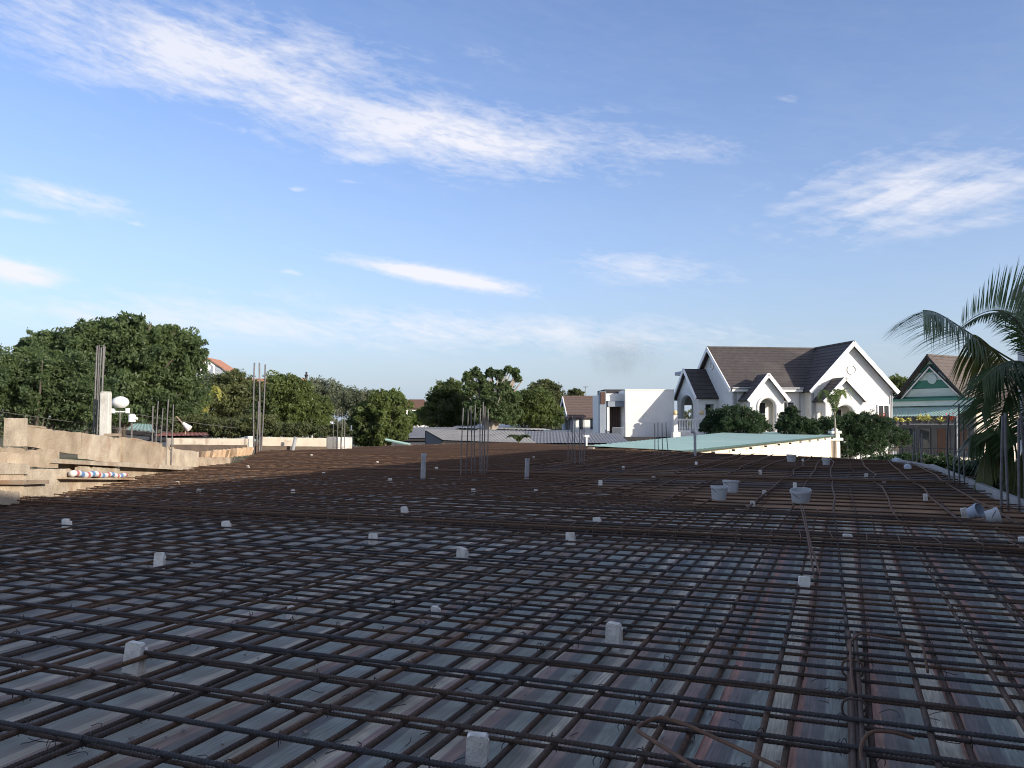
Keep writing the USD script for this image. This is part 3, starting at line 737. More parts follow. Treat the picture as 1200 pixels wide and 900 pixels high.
# ------------------------------------------------------------------ buckets and bags
g = G_()
pos = g.add('geometry', 'position')
nn = g.add('noise_texture', 'fac', {'vector': pos}, scale=25.0, detail=4.0)
cc = g.add('mix', 'color', {'color1': (0.66, 0.66, 0.64), 'color2': (0.48, 0.49, 0.48), 'fac': nn}, mix_type='mix')
pp = g.add('principled_bsdf', 'BSDF', {'base_color': cc}, roughness=0.35, specular_ior_level=0.5)
tt = g.add('translucent_bsdf', 'BSDF', {'color': cc})
mx = g.add('mix_closure', 'closure', {'closure1': pp, 'closure2': tt}, fac=0.25)
M_BUCKET = usdkit.material(stage, '/World/Looks/milky_plastic', g.n, g.l, surface=mx)
M_BLUE = look('blue_grey_plastic', (0.32, 0.36, 0.41), (0.25, 0.28, 0.33), scale=20, rough=0.4)
def bucket(px, py, label, r=0.078, h=0.125, z=0.074, mat=None, tilt=(0, 0), flip=False):
    o = G(px, py, z)
    t = thing('plastic_bucket', label, 'bucket', o, 0.4, 'small grey plastic buckets on the bars')
    t2 = UsdGeom.Xformable(t); t2.AddRotateXYZOp(opSuffix='lean').Set(Gf.Vec3f(*tilt))
    m = mat or M_BUCKET
    obj('body', MB().lathe([(0.0, 0.0), (r * .80, 0.0), (r * .84, 0.004), (r * .97, h - .02), (r * .97, h), (r * .94, h), (r * .80, 0.010), (0.0, 0.008)], seg=26).mesh(), m, t, smooth=35)
    obj('rim', MB().lathe([(r * .965, h - .022), (r * 1.05, h - .020), (r * 1.06, h - .006), (r * 1.03, h + .004), (r * .96, h + .003)], seg=26).mesh(), m, t, smooth=35)
    a = np.linspace(0, np.pi, 16)
    obj('handle', MB().tube(np.stack([r * 1.05 * np.cos(a), -r * .95 * np.sin(a) * 0.8, h - .015 - 0.05 * np.sin(a)], -1), 0.0025, 6).mesh(), M_START, t, smooth=True)
    return t
bucket(841, 585, 'grey plastic bucket, nearer one of the left pair', tilt=(3, 2, 0))
bucket(855, 577, 'bluish grey plastic bucket just behind the nearer one of the left pair', r=0.082, tilt=(-4, 5, 0))
bucket(935, 588, 'lower bucket of the two nested in one another right of the pair', r=0.078, h=0.11, tilt=(4, -3, 0))
bucket(937, 587, 'upper grey bucket sitting in the nested buckets', r=0.085, h=0.10, z=0.125, tilt=(6, -8, 0))
bucket(926, 541, 'small grey bucket at the foot of the orange edge board', r=0.085, h=0.13, tilt=(2, 3, 0))
bucket(967, 545, 'small far grey bucket, rightmost along the orange edge board', r=0.065, h=0.11, tilt=(-3, 3, 0))

g = G_()
pp = g.add('principled_bsdf', 'BSDF', None, base_color=(0.75, 0.78, 0.82), roughness=0.18, specular_ior_level=0.6)
tr = g.add('transparent_bsdf', 'BSDF', None, color=(0.92, 0.94, 0.96))
mx = g.add('mix_closure', 'closure', {'closure1': tr, 'closure2': pp}, fac=0.45)
M_BAG = usdkit.material(stage, '/World/Looks/clear_plastic', g.n, g.l, surface=mx)
def bag(px, py, size, seed, label):
    s = trimesh.creation.icosphere(4); v = np.array(s.vertices)
    k = 0.75 + 0.65 * np.abs(meshkit.fbm(v * 2.2 + seed, 4, seed) - 0.5) * 2 + 0.18 * (meshkit.noise(v * 7 + seed, seed) - 0.5)
    v = v * k[:, None] * np.asarray(size); v[:, 2] = np.maximum(v[:, 2], -size[2] * .55)
    obj('plastic_bag', (v + G(px, py, 0.074) + [0, 0, size[2] * .55], np.array(s.faces)), M_BAG, smooth=False, label=label, cat='plastic bag')
bucket(1134, 601, 'small grey bucket lying tipped over at the right, the bluish left one of two', r=0.056, h=0.085, tilt=(62, -30, 20), mat=M_BLUE)
bucket(1152, 606, 'whitish grey bucket lying on its side at the right, right of the bluish one', r=0.058, h=0.09, tilt=(68, 40, 30))
bag(1062, 549, (0.06, 0.06, 0.05), 12, 'crumpled whitish bag at the foot of the dark corner starter bars')
bag(1049, 541, (0.09, 0.08, 0.05), 14, 'heap of pale wrapping at the end of the orange board')

# ------------------------------------------------------------------ stacked formwork boards at the left
A0, A1 = np.array([-4.75, 7.5]), np.array([-5.45, 15.9])
LS = (A1[0] - A0[0]) / (A1[1] - A0[1])
def ldepth(px): k = (px - 600) / FPX; return (A0[0] - LS * A0[1]) / (k - LS)
M_BOARD = look('formwork_board', (0.47, 0.375, 0.265), (0.28, 0.21, 0.14), scale=3.5, rough=0.9, bump=0.6, bscale=35, spot=(0.25, 0.15, 0.085), sscale=1.4, slo=0.54, shi=0.66, vary=0.15, detail=9.0)
M_BOARD2 = look('cement_smeared_board', (0.51, 0.425, 0.315), (0.31, 0.25, 0.18), scale=4.5, rough=0.9, bump=0.6, detail=9.0, bscale=40, spot=(0.30, 0.21, 0.14), sscale=2.2, vary=0.12)
def side_board(label, px0, t0, b0, px1, t1, b1, off, thick=0.035, mat=None, name='timber_board', cat='board', steps=22, seed=0, wear=0.016):
    """A board standing on edge: its face runs between two columns of the photograph along the edge of the slab, brought forward by off."""
    d0, d1 = ldepth(px0) - off, ldepth(px1) - off
    s = np.linspace(0, 1, steps)
    lo0, lo1, hi0, hi1 = P(px0, b0, d0), P(px1, b1, d1), P(px0, t0, d0), P(px1, t1, d1)
    lo, hi = lo0 + (lo1 - lo0) * s[:, None], hi0 + (hi1 - hi0) * s[:, None]
    hi[:, 2] += wear * (meshkit.fbm(np.stack([s * 9, 0 * s, 0 * s + seed], -1), 3, seed) - 0.5); lo[:, 2] += wear * .6 * (meshkit.noise(np.stack([s * 8, 0 * s + 4, 0 * s + seed], -1), seed) - 0.5)
    rj = np.random.default_rng(seed + 300); hi[:, 2] -= np.where(rj.random(steps) < .12, rj.uniform(.01, .03, steps), 0) * (wear / .016)
    ax = lo1 - lo0; ax[2] = 0; ax /= np.linalg.norm(ax); n = np.array([-ax[1], ax[0], 0]); n = n if n[0] < 0 else -n
    c = 0.004; up = np.array([0, 0, 1.0])
    prof = [lo, lo + n * thick, hi + n * thick - up * c, hi + n * (thick - c), hi + n * c, hi - up * c]
    rings = np.stack(prof + [lo], 1)
    m = MB().grid(rings).slab(rings[0, :6], ax * -0.001).slab(rings[-1, :6], ax * 0.001)
    return obj(name, m.mesh(), mat or M_BOARD, label=label, cat=cat)
side_board('squarish pale board end standing up at the left end of the stacked boards', 12, 490, 523, 33, 490, 523, 0.10, 0.05, M_BOARD2, seed=1, wear=.008)
side_board('upper formwork board with a brown stain, next to the squarish board end', 33, 500, 523, 96, 507, 533, 0.03, 0.04, seed=2)
side_board('upper formwork board below the tall bars and white post', 97, 507.5, 537, 143, 513, 544, -0.02, 0.04, M_BOARD2, seed=31)
side_board('upper formwork board with a ragged top, left of the left starter bars', 144, 512, 541, 191, 519, 549, 0.02, 0.04, seed=32)
side_board('short board stepping down at the foot of the left starter bars', 188, 524, 545, 234, 529, 549, -0.12, 0.04, M_BOARD2, seed=3)
side_board('last small upright board at the right tip of the stack', 236, 535.5, 548, 271, 536, 549, -0.05, 0.04, seed=4)
side_board('long thin ledge board jutting out over the dark gap above the striped roll', 62, 537, 542, 276, 549, 554, 0.22, 0.22, M_BOARD2, seed=5, wear=.01)
side_board('lower board at the far left, under the squarish board end', -40, 516, 546, 70, 531, 548, 0.18, 0.05, M_BOARD, seed=6)
side_board('short cream board at the left edge lying on the lower boards', -30, 541, 556, 37, 543, 555, 0.36, 0.04, M_BOARD2, seed=7)
side_board('brownish base board at the bottom left corner of the stack', -40, 556, 603, 30, 553, 597, 0.33, 0.06, M_BOARD, seed=8)
side_board('base board between the bottom left corner and the striped roll', 31, 550, 597, 84, 549, 588, 0.28, 0.06, M_BOARD2, seed=33)
side_board('stained base board running under the striped roll', 84, 553, 589, 165, 566, 576, 0.28, 0.06, M_BOARD, seed=9)
side_board('tapering base board at the right, lying on the bars beside the stack', 160, 562, 576, 264, 545, 556, 0.30, 0.06, M_BOARD2, seed=10)
side_board('recessed board in the shade behind the striped roll', 70, 543, 562, 250, 552, 556, -0.12, 0.04, M_BOARD, seed=15)
side_board('small packing block between the upper and lower boards', 55, 526, 540, 71, 527, 541, 0.15, 0.09, M_BOARD2, name='packing_block', cat='block', steps=3, seed=11, wear=0.002)
side_board('thin offcut lying on the top edge of the long board, right', 134, 508, 511, 143, 508, 511, 0.03, 0.12, M_TIMBER, steps=3, seed=12, wear=.002)
side_board('thin dark offcut on the top edge near the left starter bars', 157, 513, 515, 168, 515, 517, 0.03, 0.10, M_TIMBER, steps=3, seed=13, wear=.002)
side_board('thin slat lying on the top edge beside the squarish board end', 35, 498, 500, 55, 500, 502, 0.03, 0.10, M_TIMBER, steps=4, seed=14, wear=.002)
side_board('rough offcut leaning in the gap at the left under the squarish board end', -20, 528, 548, 48, 533, 547, 0.26, 0.04, M_BOARD, seed=21)
side_board('narrow dark batten lying along the lower boards at the far left', -40, 563, 568, 60, 562, 567, 0.42, 0.05, M_TIMBER, seed=22, wear=.01)
side_board('short split board end at the bottom left, tilted on the base board', -10, 572, 590, 26, 576, 592, 0.46, 0.03, M_BOARD2, seed=23)
side_board('short rough board above the striped roll, half hidden by the ledge', 95, 546, 553, 142, 549, 556, 0.12, 0.05, M_BOARD2, seed=24, wear=.02)
side_board('flat board lying on the stack behind the left starter bars', 150, 521, 526, 205, 524, 529, -0.2, 0.30, M_BOARD, seed=25, wear=.01)
side_board('batten under the right tip of the stack, lying on the bars', 215, 555, 559, 284, 547, 550, 0.42, 0.07, M_BOARD2, seed=26, wear=.01)
# striped roll
g = G_()
pos = g.add('geometry', 'position')
yy = g.add('separate_xyz', 'y', {'vector': pos})
fr = g.math('fraction', g.math('multiply', yy, 3.4))
W_, R_, B_ = (0.62, 0.60, 0.55), (0.45, 0.12, 0.09), (0.13, 0.22, 0.38)
col = g.add('rgb_ramp', 'color', {'fac': fr}, ramp=[(0.0, W_), (0.22, W_), (0.26, R_), (0.42, R_), (0.46, W_), (0.6, W_), (0.64, B_), (0.9, B_), (0.94, W_), (1, W_)])
pb = g.add('principled_bsdf', 'BSDF', {'base_color': col}, roughness=0.5)
M_ROLL = usdkit.material(stage, '/World/Looks/roll_stripes', g.n, g.l, surface=pb)
s = np.linspace(0, 1, 40)
r0, r1 = P(86, 555, ldepth(86) - 0.42), P(150, 557, ldepth(150) - 0.42)
rp = r0 + (r1 - r0) * s[:, None]
rp[:, 2] += 0.01 * np.sin(s * 21)
obj('tarpaulin_roll', MB().tube(rp, 0.038 + 0.006 * (meshkit.noise(np.stack([s * 14, 0 * s, 0 * s], -1), 3) - .5) - 0.012 * s, 12).mesh(), M_ROLL, smooth=True, label='rolled tarpaulin striped red, white and blue on the base boards at left', cat='tarpaulin')
# plank that carries the roll
side_board('shelf board under the red, white and blue roll', 80, 559, 561, 160, 560, 562, 0.50, 0.16, M_BOARD, steps=4, seed=16, wear=.003)

# white concrete post
d = ldepth(124) + 0.5
c0 = P(124, 503, d)
zt_ = P(124, 460, d)[2]
t = thing('concrete_post', 'pale square concrete post standing behind the stacked boards beside the tall bars', 'post', (c0[0], d, 0))
M_POST = look('pale_concrete', (0.58, 0.56, 0.50), (0.47, 0.45, 0.40), scale=6, rough=0.9, bump=0.3, bscale=50, spot=(0.36, 0.33, 0.28), sscale=4)
obj('shaft', MB().box((0, 0, (zt_ - 0.1) / 2), (0.112, 0.112, zt_ + 0.1), 0.1, 0.008).mesh(), M_POST, t)
obj('top_face', MB().box((0.004, 0.002, zt_ + 0.006), (0.095, 0.095, 0.01), 0.1, 0.003).mesh(), M_POST, t)

# ------------------------------------------------------------------ cream upstand walls behind the slab at left
M_CREAM = look('cream_render', (0.50, 0.43, 0.34), (0.38, 0.32, 0.25), scale=3.5, rough=0.9, bump=0.4, bscale=30, spot=(0.24, 0.19, 0.14), sscale=2.2, slo=0.52, shi=0.66, detail=8.0)
def upstand(label, px0, t0, px1, t1, d0, d1, thick=0.18, mat=None, name='upstand_wall', base=-0.05, cat='wall'):
    a, b = P(px0, t0, d0), P(px1, t1, d1)
    ax = b - a; ax[2] = 0; L = np.linalg.norm(ax); ax /= L; n = np.array([-ax[1], ax[0], 0]); n = n if n[1] > 0 else -n
    s = np.linspace(0, 1, 16); hi = a + (b - a) * s[:, None]; hi[:, 2] += 0.015 * (meshkit.fbm(np.stack([s * L * 2, 0 * s, 0 * s], -1), 3, int(px0)) - 0.5)
    lo = hi.copy(); lo[:, 2] = base; c = 0.008; up = np.array([0, 0, 1.0])
    rings = np.stack([lo, lo + n * thick, hi + n * thick - up * c, hi + n * (thick - c), hi + n * c, hi - up * c, lo], 1)
    m = MB().grid(rings[:, ::-1] if ax[0] > 0 else rings).slab(rings[0, :6], -ax * 0.001).slab(rings[-1, :6], ax * 0.001)
    return obj(name, m.mesh(), mat or M_CREAM, label=label, cat=cat)
upstand('low cream upstand wall between the left starter bars and the tall bars', 205, 513.5, 292, 514, 18.5, 21.6)
upstand('low cream upstand wall with brown stains right of the three tall bars', 308, 512, 383, 513.5, 21.8, 23.0)
upstand('cream stub pier at the right end of the upstand wall', 396, 512, 413, 512.5, 23.0, 23.6, 0.35, M_POST, 'stub_pier', cat='pier')
upstand('narrow grey pier behind the three tall bars', 291, 511, 298, 511, 21.9, 22.0, 0.2, M_POST, 'stub_pier', cat='pier')
M_SHADOWSTRIP = look('shadow_strip_brown', (0.12, 0.085, 0.06), (0.07, 0.052, 0.04), scale=4, rough=.9, bump=.3)  # dark strips added for the recess shadow below the upstand walls
upstand('dark brown ledger board along the foot of the left upstand wall', 203, 521, 290, 521.5, 18.2, 21.4, 0.06, M_SHADOWSTRIP, 'ledger_board', cat='board')
upstand('dark brown ledger board along the foot of the wall right of the tall bars', 300, 522, 384, 523.5, 21.4, 22.7, 0.06, M_SHADOWSTRIP, 'ledger_board', cat='board')
# row of bricks set on edge before the wall
M_BRICKS = look('pale_brick', (0.46, 0.34, 0.22), (0.32, 0.20, 0.12), scale=8, rough=0.9, bump=0.4, bscale=60, vary=0.4)
t = thing('brick_row', 'row of tan bricks leaning on edge before the left upstand wall', 'bricks')
rg = np.random.default_rng(77)
for k in range(22):
    u = k / 21; p = P(238 + 56 * u, 533 - 1.5 * u, 17.3 + 3.2 * u); p[2] = 0.0
    m = MB().box((0, 0, 0.10), (0.075, 0.09, 0.20 * rg.uniform(.9, 1.05)), 0.25 + rg.normal(0, .08), 0.004)
    v, f = m.mesh(); R = trimesh.transformations.rotation_matrix(rg.uniform(0.1, 0.4), [0, 1, 0])[:3, :3]
    obj('brick', (v @ R.T + p, f), M_BRICKS, t)
edge_board('timber_board', P(232, 531, 17.2) * [1, 1, 0], P(292, 530, 20.9) * [1, 1, 0], 0.05, 0.16, M_TIMBER, 'dark board lying in front of the row of tan bricks', 0.0)
# ------------------------------------------------------------------ roofs
def roof_plane(mb, e0, e1, r1, r0, rows, thick=0.10, lift=0.035):
    """Stepped tile courses from the eave e0-e1 to the ridge r0-r1, over a closed deck."""
    e0, e1, r1, r0 = (np.asarray(x, float) for x in (e0, e1, r1, r0))
    n = np.cross(e1 - e0, r0 - e0); n /= np.linalg.norm(n); n = n if n[2] > 0 else -n
    mb.slab([e0, e1, r1, r0], -n * thick)
    for k in range(rows):
        u0, u1 = k / rows, min((k + 1.06) / rows, 1.0)
        a, b = e0 + (r0 - e0) * u0, e1 + (r1 - e1) * u0
        c, d = e1 + (r1 - e1) * u1, r0 * u1 + e0 * (1 - u1)
        mb.slab([a + n * lift, b + n * lift, c + n * 0.006, d + n * 0.006], -n * 0.028)
    return mb

def corrugated(e0, e1, r1, r0, pitch=0.20, amp=0.03, thick=0.006, rows=6):
    e0, e1, r1, r0 = (np.asarray(x, float) for x in (e0, e1, r1, r0))
    n = np.cross(e1 - e0, r0 - e0); n /= np.linalg.norm(n); n = n if n[2] > 0 else -n
    L = np.linalg.norm(e1 - e0); m = max(8, int(L / pitch) * 4)
    u = np.linspace(0, 1, m + 1)[:, None, None]; w = np.linspace(0, 1, rows + 1)[None, :, None]
    p = (e0 * (1 - u) + e1 * u) * (1 - w) + (r0 * (1 - u) + r1 * u) * w
    p = p + n * (amp * np.sin(u * L / pitch * 2 * np.pi) - 0.008 * ((w * rows) % 1))
    mb = MB().grid(p).grid((p - n * thick)[:, ::-1])
    return mb

M_TILE = look('brown_roof_tiles', (0.080, 0.068, 0.063), (0.056, 0.048, 0.046), scale=3.0, rough=0.75, bump=0.3, bscale=14, spot=(0.10, 0.086, 0.077), sscale=0.35, spec=0.3)
M_TILE2 = look('reddish_roof_tiles', (0.135, 0.075, 0.055), (0.10, 0.058, 0.045), scale=3.0, rough=0.8, bump=0.3, bscale=14, spec=0.3)
M_WHITE = look('white_paint', (0.72, 0.71, 0.67), (0.65, 0.64, 0.60), scale=0.9, rough=0.75, bump=0.12, bscale=30, spot=(0.52, 0.50, 0.45), sscale=0.7, slo=0.58, shi=0.85, detail=8.0)
M_TRIM = look('white_trim', (0.82, 0.81, 0.78), (0.76, 0.75, 0.72), scale=2, rough=0.6)
g = G_()
gl = g.add('glossy_bsdf', 'BSDF', None, color=(0.8, 0.85, 0.9), roughness=0.05)
df = g.add('diffuse_bsdf', 'BSDF', None, color=(0.02, 0.025, 0.03))
fz = g.add('fresnel', 'fac', None, IOR=1.6)
mx = g.add('mix_closure', 'closure', {'closure1': df, 'closure2': gl, 'fac': fz})
M_GLASS = usdkit.material(stage, '/World/Looks/dark_window_glass', g.n, g.l, surface=mx)
M_DARK = look('dark_interior', (0.035, 0.033, 0.035), (0.025, 0.024, 0.025), scale=2, rough=0.8)
M_BROWNDOOR = look('brown_door', (0.10, 0.05, 0.035), (0.07, 0.035, 0.025), scale=4, rough=0.5)

def arch(w, spring, top, x=0.0, n=14):
    a = np.linspace(0, np.pi, n)
    return Polygon([(x - w / 2, -3.0), (x + w / 2, -3.0), (x + w / 2, spring)] + [(x + w / 2 * math.cos(t), spring + (top - spring) * math.sin(t)) for t in a[1:-1]] + [(x - w / 2, spring)])

def gable_roof(parent, ax, half, z_e, z_r, y0, y1, over=0.35, verge=True, mat=None, vmat=None, vw=(0.09, 0.20), along=(0, 1, 0), c=(0, 0), name='roof', both=True):
    """A two sided roof whose ridge runs along 'along' from y0 to y1 at local centre c; ax is the across direction."""
    ax, al = np.asarray(ax, float), np.asarray(along, float)
    C = np.array([c[0], c[1], 0.0]); up = np.array([0, 0, 1.0])
    slope = (z_r - z_e) / half
    mb = MB()
    for s in (-1, 1):
        e = C + ax * s * (half + over) + up * (z_e - slope * over); r = C + up * z_r
        roof_plane(mb, e + al * y0, e + al * y1, r + al * y1, r + al * y0, max(4, int(np.hypot(half, z_r - z_e) / 0.34)))
    rf = obj(name, mb.mesh(), mat or M_TILE, parent)
    t = np.linspace(y0, y1, 8)[:, None]
    obj('ridge_cap', MB().tube(C + up * (z_r + 0.045) + al * t, 0.10, 8).mesh(), mat or M_TILE, rf)
    if verge:
        for s in (-1, 1):
            e = C + ax * s * (half + over + .03) + up * (z_e - slope * (over + .03)); r = C + up * z_r
            n = np.cross(al, r - e); n /= np.linalg.norm(n); n = n if n[2] > 0 else -n
            for yy, dd in ((y0, -0.07), (y1, 0.07)) if both else ((y0, -0.07),):
                q = [e + al * yy + n * vw[0], r + al * yy + n * vw[0], r + al * yy - n * vw[1], e + al * yy - n * vw[1]]
                obj('verge_board', MB().slab(q, al * dd).mesh(), vmat or M_TRIM, rf)
    return rf

def gable_shape(half, base, z_e, z_r, cx=0.0): return Polygon([(cx - half, base), (cx + half, base), (cx + half, z_e), (cx, z_r), (cx - half, z_e)])

# ---- the white villa
PHI = math.radians(8.0)
O = P(860, 452, 62.0)
vil = thing('white_villa', 'large white house with steep dark brown gabled roofs and arched porches', 'house', (O[0], O[1], 0), PHI)
zg, ze, zr = GZ - .1, 3.50, 6.75
X_, Y_ = np.array([1.0, 0, 0]), np.array([0, 1.0, 0])
Lm = 11.9
wmb = MB().span((0, 0, zg), (6.4, 0.25, ze))
obj('front_wall', wmb.mesh(), M_WHITE, vil)
m = MB().wall(gable_shape(4.2, zg, ze, zr - 0.12, 4.2), ((0, 0, 0), (0, 1, 0), (0.25, 0, 0)))
obj('left_gable_wall', m.mesh(), M_WHITE, vil)
m = MB().span((0.25, 8.15, zg), (Lm, 8.4, ze)); obj('back_wall', m.mesh(), M_WHITE, vil)
gable_roof(vil, (0, 1, 0), 4.2, ze, zr, -0.40, 9.0, 0.35, along=(1, 0, 0), c=(0, 4.2), both=False)
# round vent in the left gable
m = MB(); aa = np.linspace(0, 2 * np.pi, 20); m.tube(np.stack([0 * aa - 0.03, 4.2 + 0.32 * np.cos(aa), 5.35 + 0.32 * np.sin(aa)], -1), 0.05, 6, cap=False); obj('round_vent', m.mesh(), M_TRIM, vil)
# right wing, its gable to the front
wx0, wx1, wy = 5.62, 12.18, -1.0
cx = (wx0 + wx1) / 2
op1 = sbox(cx - 0.35, 4.2, cx + 0.35, 4.9)
m = MB().wall(gable_shape(3.28, zg, 3.36, 6.68, cx), ((0, wy, 0), (1, 0, 0), (0, 0.25, 0))); obj('wing_gable_wall', m.mesh(), M_WHITE, vil)
obj('wing_side_wall', MB().span((wx0, wy + .25, zg), (wx0 + .25, 0, 3.32)).mesh(), M_WHITE, vil)
obj('wing_side_wall', MB().span((wx1 - .25, wy + .25, zg), (wx1, 8.4, 3.32)).mesh(), M_WHITE, vil)
gable_roof(vil, (1, 0, 0), 3.28, 3.36, 6.80, wy - 0.40, 8.9, 0.26, along=(0, 1, 0), c=(cx, 0))
m = MB(); m.tube(np.stack([cx + 0.34 * np.cos(aa), 0 * aa + wy - .03, 4.75 + 0.34 * np.sin(aa)], -1), 0.035, 6, cap=False); obj('round_relief', m.mesh(), M_TRIM, vil)

def porch(parent, frame_o, along, out, half, base, z_e, z_r, depth, arch_w, spring, top, side_open=True):
    """A gabled porch: front wall with an arch, side walls with an opening, its roof and arch moulding. along: to the right seen from outside; out: away from the house."""
    o, al, ou = np.asarray(frame_o, float), np.asarray(along, float), np.asarray(out, float)
    pr = obj('porch', MB().wall(gable_shape(half, base, z_e, z_r - .1).difference(arch(arch_w, spring, top)), (o + ou * depth, al, -ou * 0.22)).mesh(), M_WHITE, parent)
    sh = sbox(0, base, depth - .22, z_e)
    if side_open: sh = sh.difference(sbox(0.3, spring - 1.6, depth - 0.55, spring + 0.35))
    for s in (-1, 1):
        obj('side_wall', MB().wall(sh, (o + al * s * half - (al * 0.22 if s > 0 else 0 * al), ou, al * 0.22)).mesh(), M_WHITE, pr)
    a = np.linspace(0, np.pi, 18)
    pts = np.array([o + ou * (depth + .03) + al * (arch_w / 2 + .12) * math.cos(t) + np.array([0, 0, spring + (top + .12 - spring) * math.sin(t)]) for t in a])
    pts = np.vstack([pts[0] - [0, 0, 1.6], pts, pts[-1] - [0, 0, 1.6]])
    obj('arch_moulding', MB().tube(pts, 0.085, 6).mesh(), M_TRIM, pr)
    up = np.array([0, 0, 1.0]); slope = (z_r - z_e) / half; ov = 0.28
    mb = MB()
    for s in (-1, 1):
        e = o + al * s * (half + ov) + up * (z_e - slope * ov); r = o + up * z_r
        roof_plane(mb, e + ou * -0.05, e + ou * (depth + .3), r + ou * (depth + .3), r + ou * -0.05, 7)
    obj('porch_roof', mb.mesh(), M_TILE, pr)
    for s in (-1, 1):
        e = o + al * s * (half + ov + .03) + up * (z_e - slope * (ov + .03)); r = o + up * z_r
        n = np.cross(ou, r - e); n /= np.linalg.norm(n); n = n if n[2] > 0 else -n
        q = [e + ou * (depth + .3) + n * .08, r + ou * (depth + .3) + n * .08, r + ou * (depth + .3) - n * .17, e + ou * (depth + .3) - n * .17]
        obj('verge_board', MB().slab(q, ou * 0.07).mesh(), M_TRIM, pr)
    return pr
porch(vil, (0, 5.66, 0), (0, -1, 0), (-1, 0, 0), 2.5, zg, 2.95, 5.15, 1.55, 3.0, 1.9, 2.95)
porch(vil, (1.92, 0, 0), (1, 0, 0), (0, -1, 0), 1.32, zg, 2.75, 4.36, 1.5, 1.25, 1.85, 2.55)
porch(vil, (7.4, wy, 0), (1, 0, 0), (0, -1, 0), 1.45, zg, 2.62, 4.1, 1.5, 1.5, 1.2, 2.05)
# doors and windows behind the arches
for (c, s) in (((1.92, -0.03, 0.95), (1.1, 0.06, 2.7)), ((7.4, wy - .03, 0.4), (1.2, 0.06, 2.8))):
    w = obj('window', MB().box(c, s).mesh(), M_GLASS, vil)
    m = MB(); x, y, z = c; w2, h2 = s[0] / 2, s[2] / 2
    for dx in (-w2, 0, w2): m.box((x + dx, y - .05, z), (0.08, 0.05, s[2] + .08))
    for dz in (-h2, h2 * .35, h2): m.box((x, y - .052, z + dz), (s[0], 0.05, 0.08))
    obj('frame', m.mesh(), M_TRIM, w)
w = obj('window', MB().box((-0.03, 5.66, 0.5), (0.06, 2.0, 3.4)).mesh(), M_GLASS, vil)
for (c, s) in (((4.2, -0.02, 1.6), (1.1, 0.05, 1.5)), ((11.4, wy - .02, 1.4), (0.9, 0.05, 1.4))):
    w = obj('window', MB().box(c, s).mesh(), M_GLASS, vil); x, y, z = c
    obj('frame', MB().box((x - s[0] / 2, y - .04, z), (.09, .06, s[2] + .1)).box((x + s[0] / 2, y - .04, z), (.09, .06, s[2] + .1)).box((x, y - .041, z - s[2] / 2), (s[0], .06, .09)).box((x, y - .041, z + s[2] / 2), (s[0], .06, .09)).box((x, y - .043, z), (.05, .05, s[2])).mesh(), M_TRIM, w)
# eave fascia of the front
obj('fascia', MB().span((-0.3, -0.42, ze - 0.40), (5.3, -0.36, ze - 0.20)).mesh(), M_TRIM, vil)
# balustrade of the left porch with two lamps
bl = obj('balustrade', MB().span((-3.6, 2.6, 0.95), (-1.7, 2.76, 1.08)).span((-3.6, 2.6, 0.05), (-1.7, 2.76, 0.2)).mesh(), M_WHITE, vil)
m = MB()
for k in range(9): m.lathe([(0.05, 0.2), (0.085, 0.35), (0.045, 0.65), (0.06, 0.95)], (-3.5 + 0.21 * k, 2.68, 0), 8)
obj('balusters', m.mesh(), M_WHITE, bl)
obj('terrace', MB().span((-3.2, 2.4, zg), (-1.6, 8.6, 0.05)).span((-3.9, 2.4, zg), (-3.203, 3.0, 0.05)).mesh(), M_WHITE, vil)
for x in (-3.65, -1.5):
    p = obj('gate_pier', MB().span((x - .16, 2.52, 0.04), (x + .16, 2.84, 1.35)).mesh(), M_WHITE, vil)
    obj('globe', MB().lathe([(0.0, 1.36), (0.12, 1.40), (0.19, 1.55), (0.15, 1.70), (0.0, 1.76)], (x, 2.68, 0), 12).mesh(), look('warm_globe', (0.62, 0.48, 0.26), rough=0.3), p, smooth=True)
# slab canopy showing behind the left porch
obj('canopy', MB().span((-0.75, 9.2, 4.9), (1.4, 11.0, 5.2)).mesh(), look('grey_canopy', (0.28, 0.31, 0.34)), vil)

obj('plinth', MB().span((-.02, -.05, zg), (5.44, -.003, zg + .7)).mesh(), look('grey_plinth', (.34, .33, .31), rough=.8), vil)
for x, y, z in ((5.20, -.10, ze - .3), (.15, -.10, ze - .3), (12.05, wy - .10, 3.1), (5.75, wy - .10, 3.1)):
    obj('downpipe', MB().tube([(x, y, zg), (x, y, z - .15), (x, y + .06, z)], .05, 8).mesh(), M_PVC, vil)
obj('gutter', MB().tube([(-.3, -.50, ze - .14), (5.3, -.50, ze - .14)], .07, 8).mesh(), M_PVC, vil)

# ---- the white flat-roofed house
o = P(704, 508, 66.0)
cube = thing('flat_roofed_house', 'white box-like modern house with a flat roof and a tall recessed brown entrance', 'house', (o[0], o[1], 0), 0.05)
def cx_(px): return (px - 704) / FPX * 66.0
zt = EYE + (495 - 457) / FPX * 66
M_BLUEGREY = look('blue_grey_paint', (0.24, 0.27, 0.31), (0.20, 0.23, 0.27), scale=1, rough=0.6)
obj('main_block', MB().span((cx_(733), 0, zg), (cx_(791), 9.0, zt)).mesh(), M_WHITE, cube)
obj('left_block', MB().span((cx_(712), 0.9, zt - 0.85), (cx_(733) - .003, 8.0, zt - .25)).span((cx_(712), 2.2, zg), (cx_(733) - .003, 8, zt - .853)).mesh(), M_WHITE, cube)
obj('frame_wall', MB().span((0, 0.5, zg), (cx_(711.5), 1.2, zt - .1)).mesh(), M_BLUEGREY, cube)
obj('lintel', MB().span((cx_(714), 0.6, zt - 1.32), (cx_(733) - .004, 1.6, zt - .88)).mesh(), M_BLUEGREY, cube)
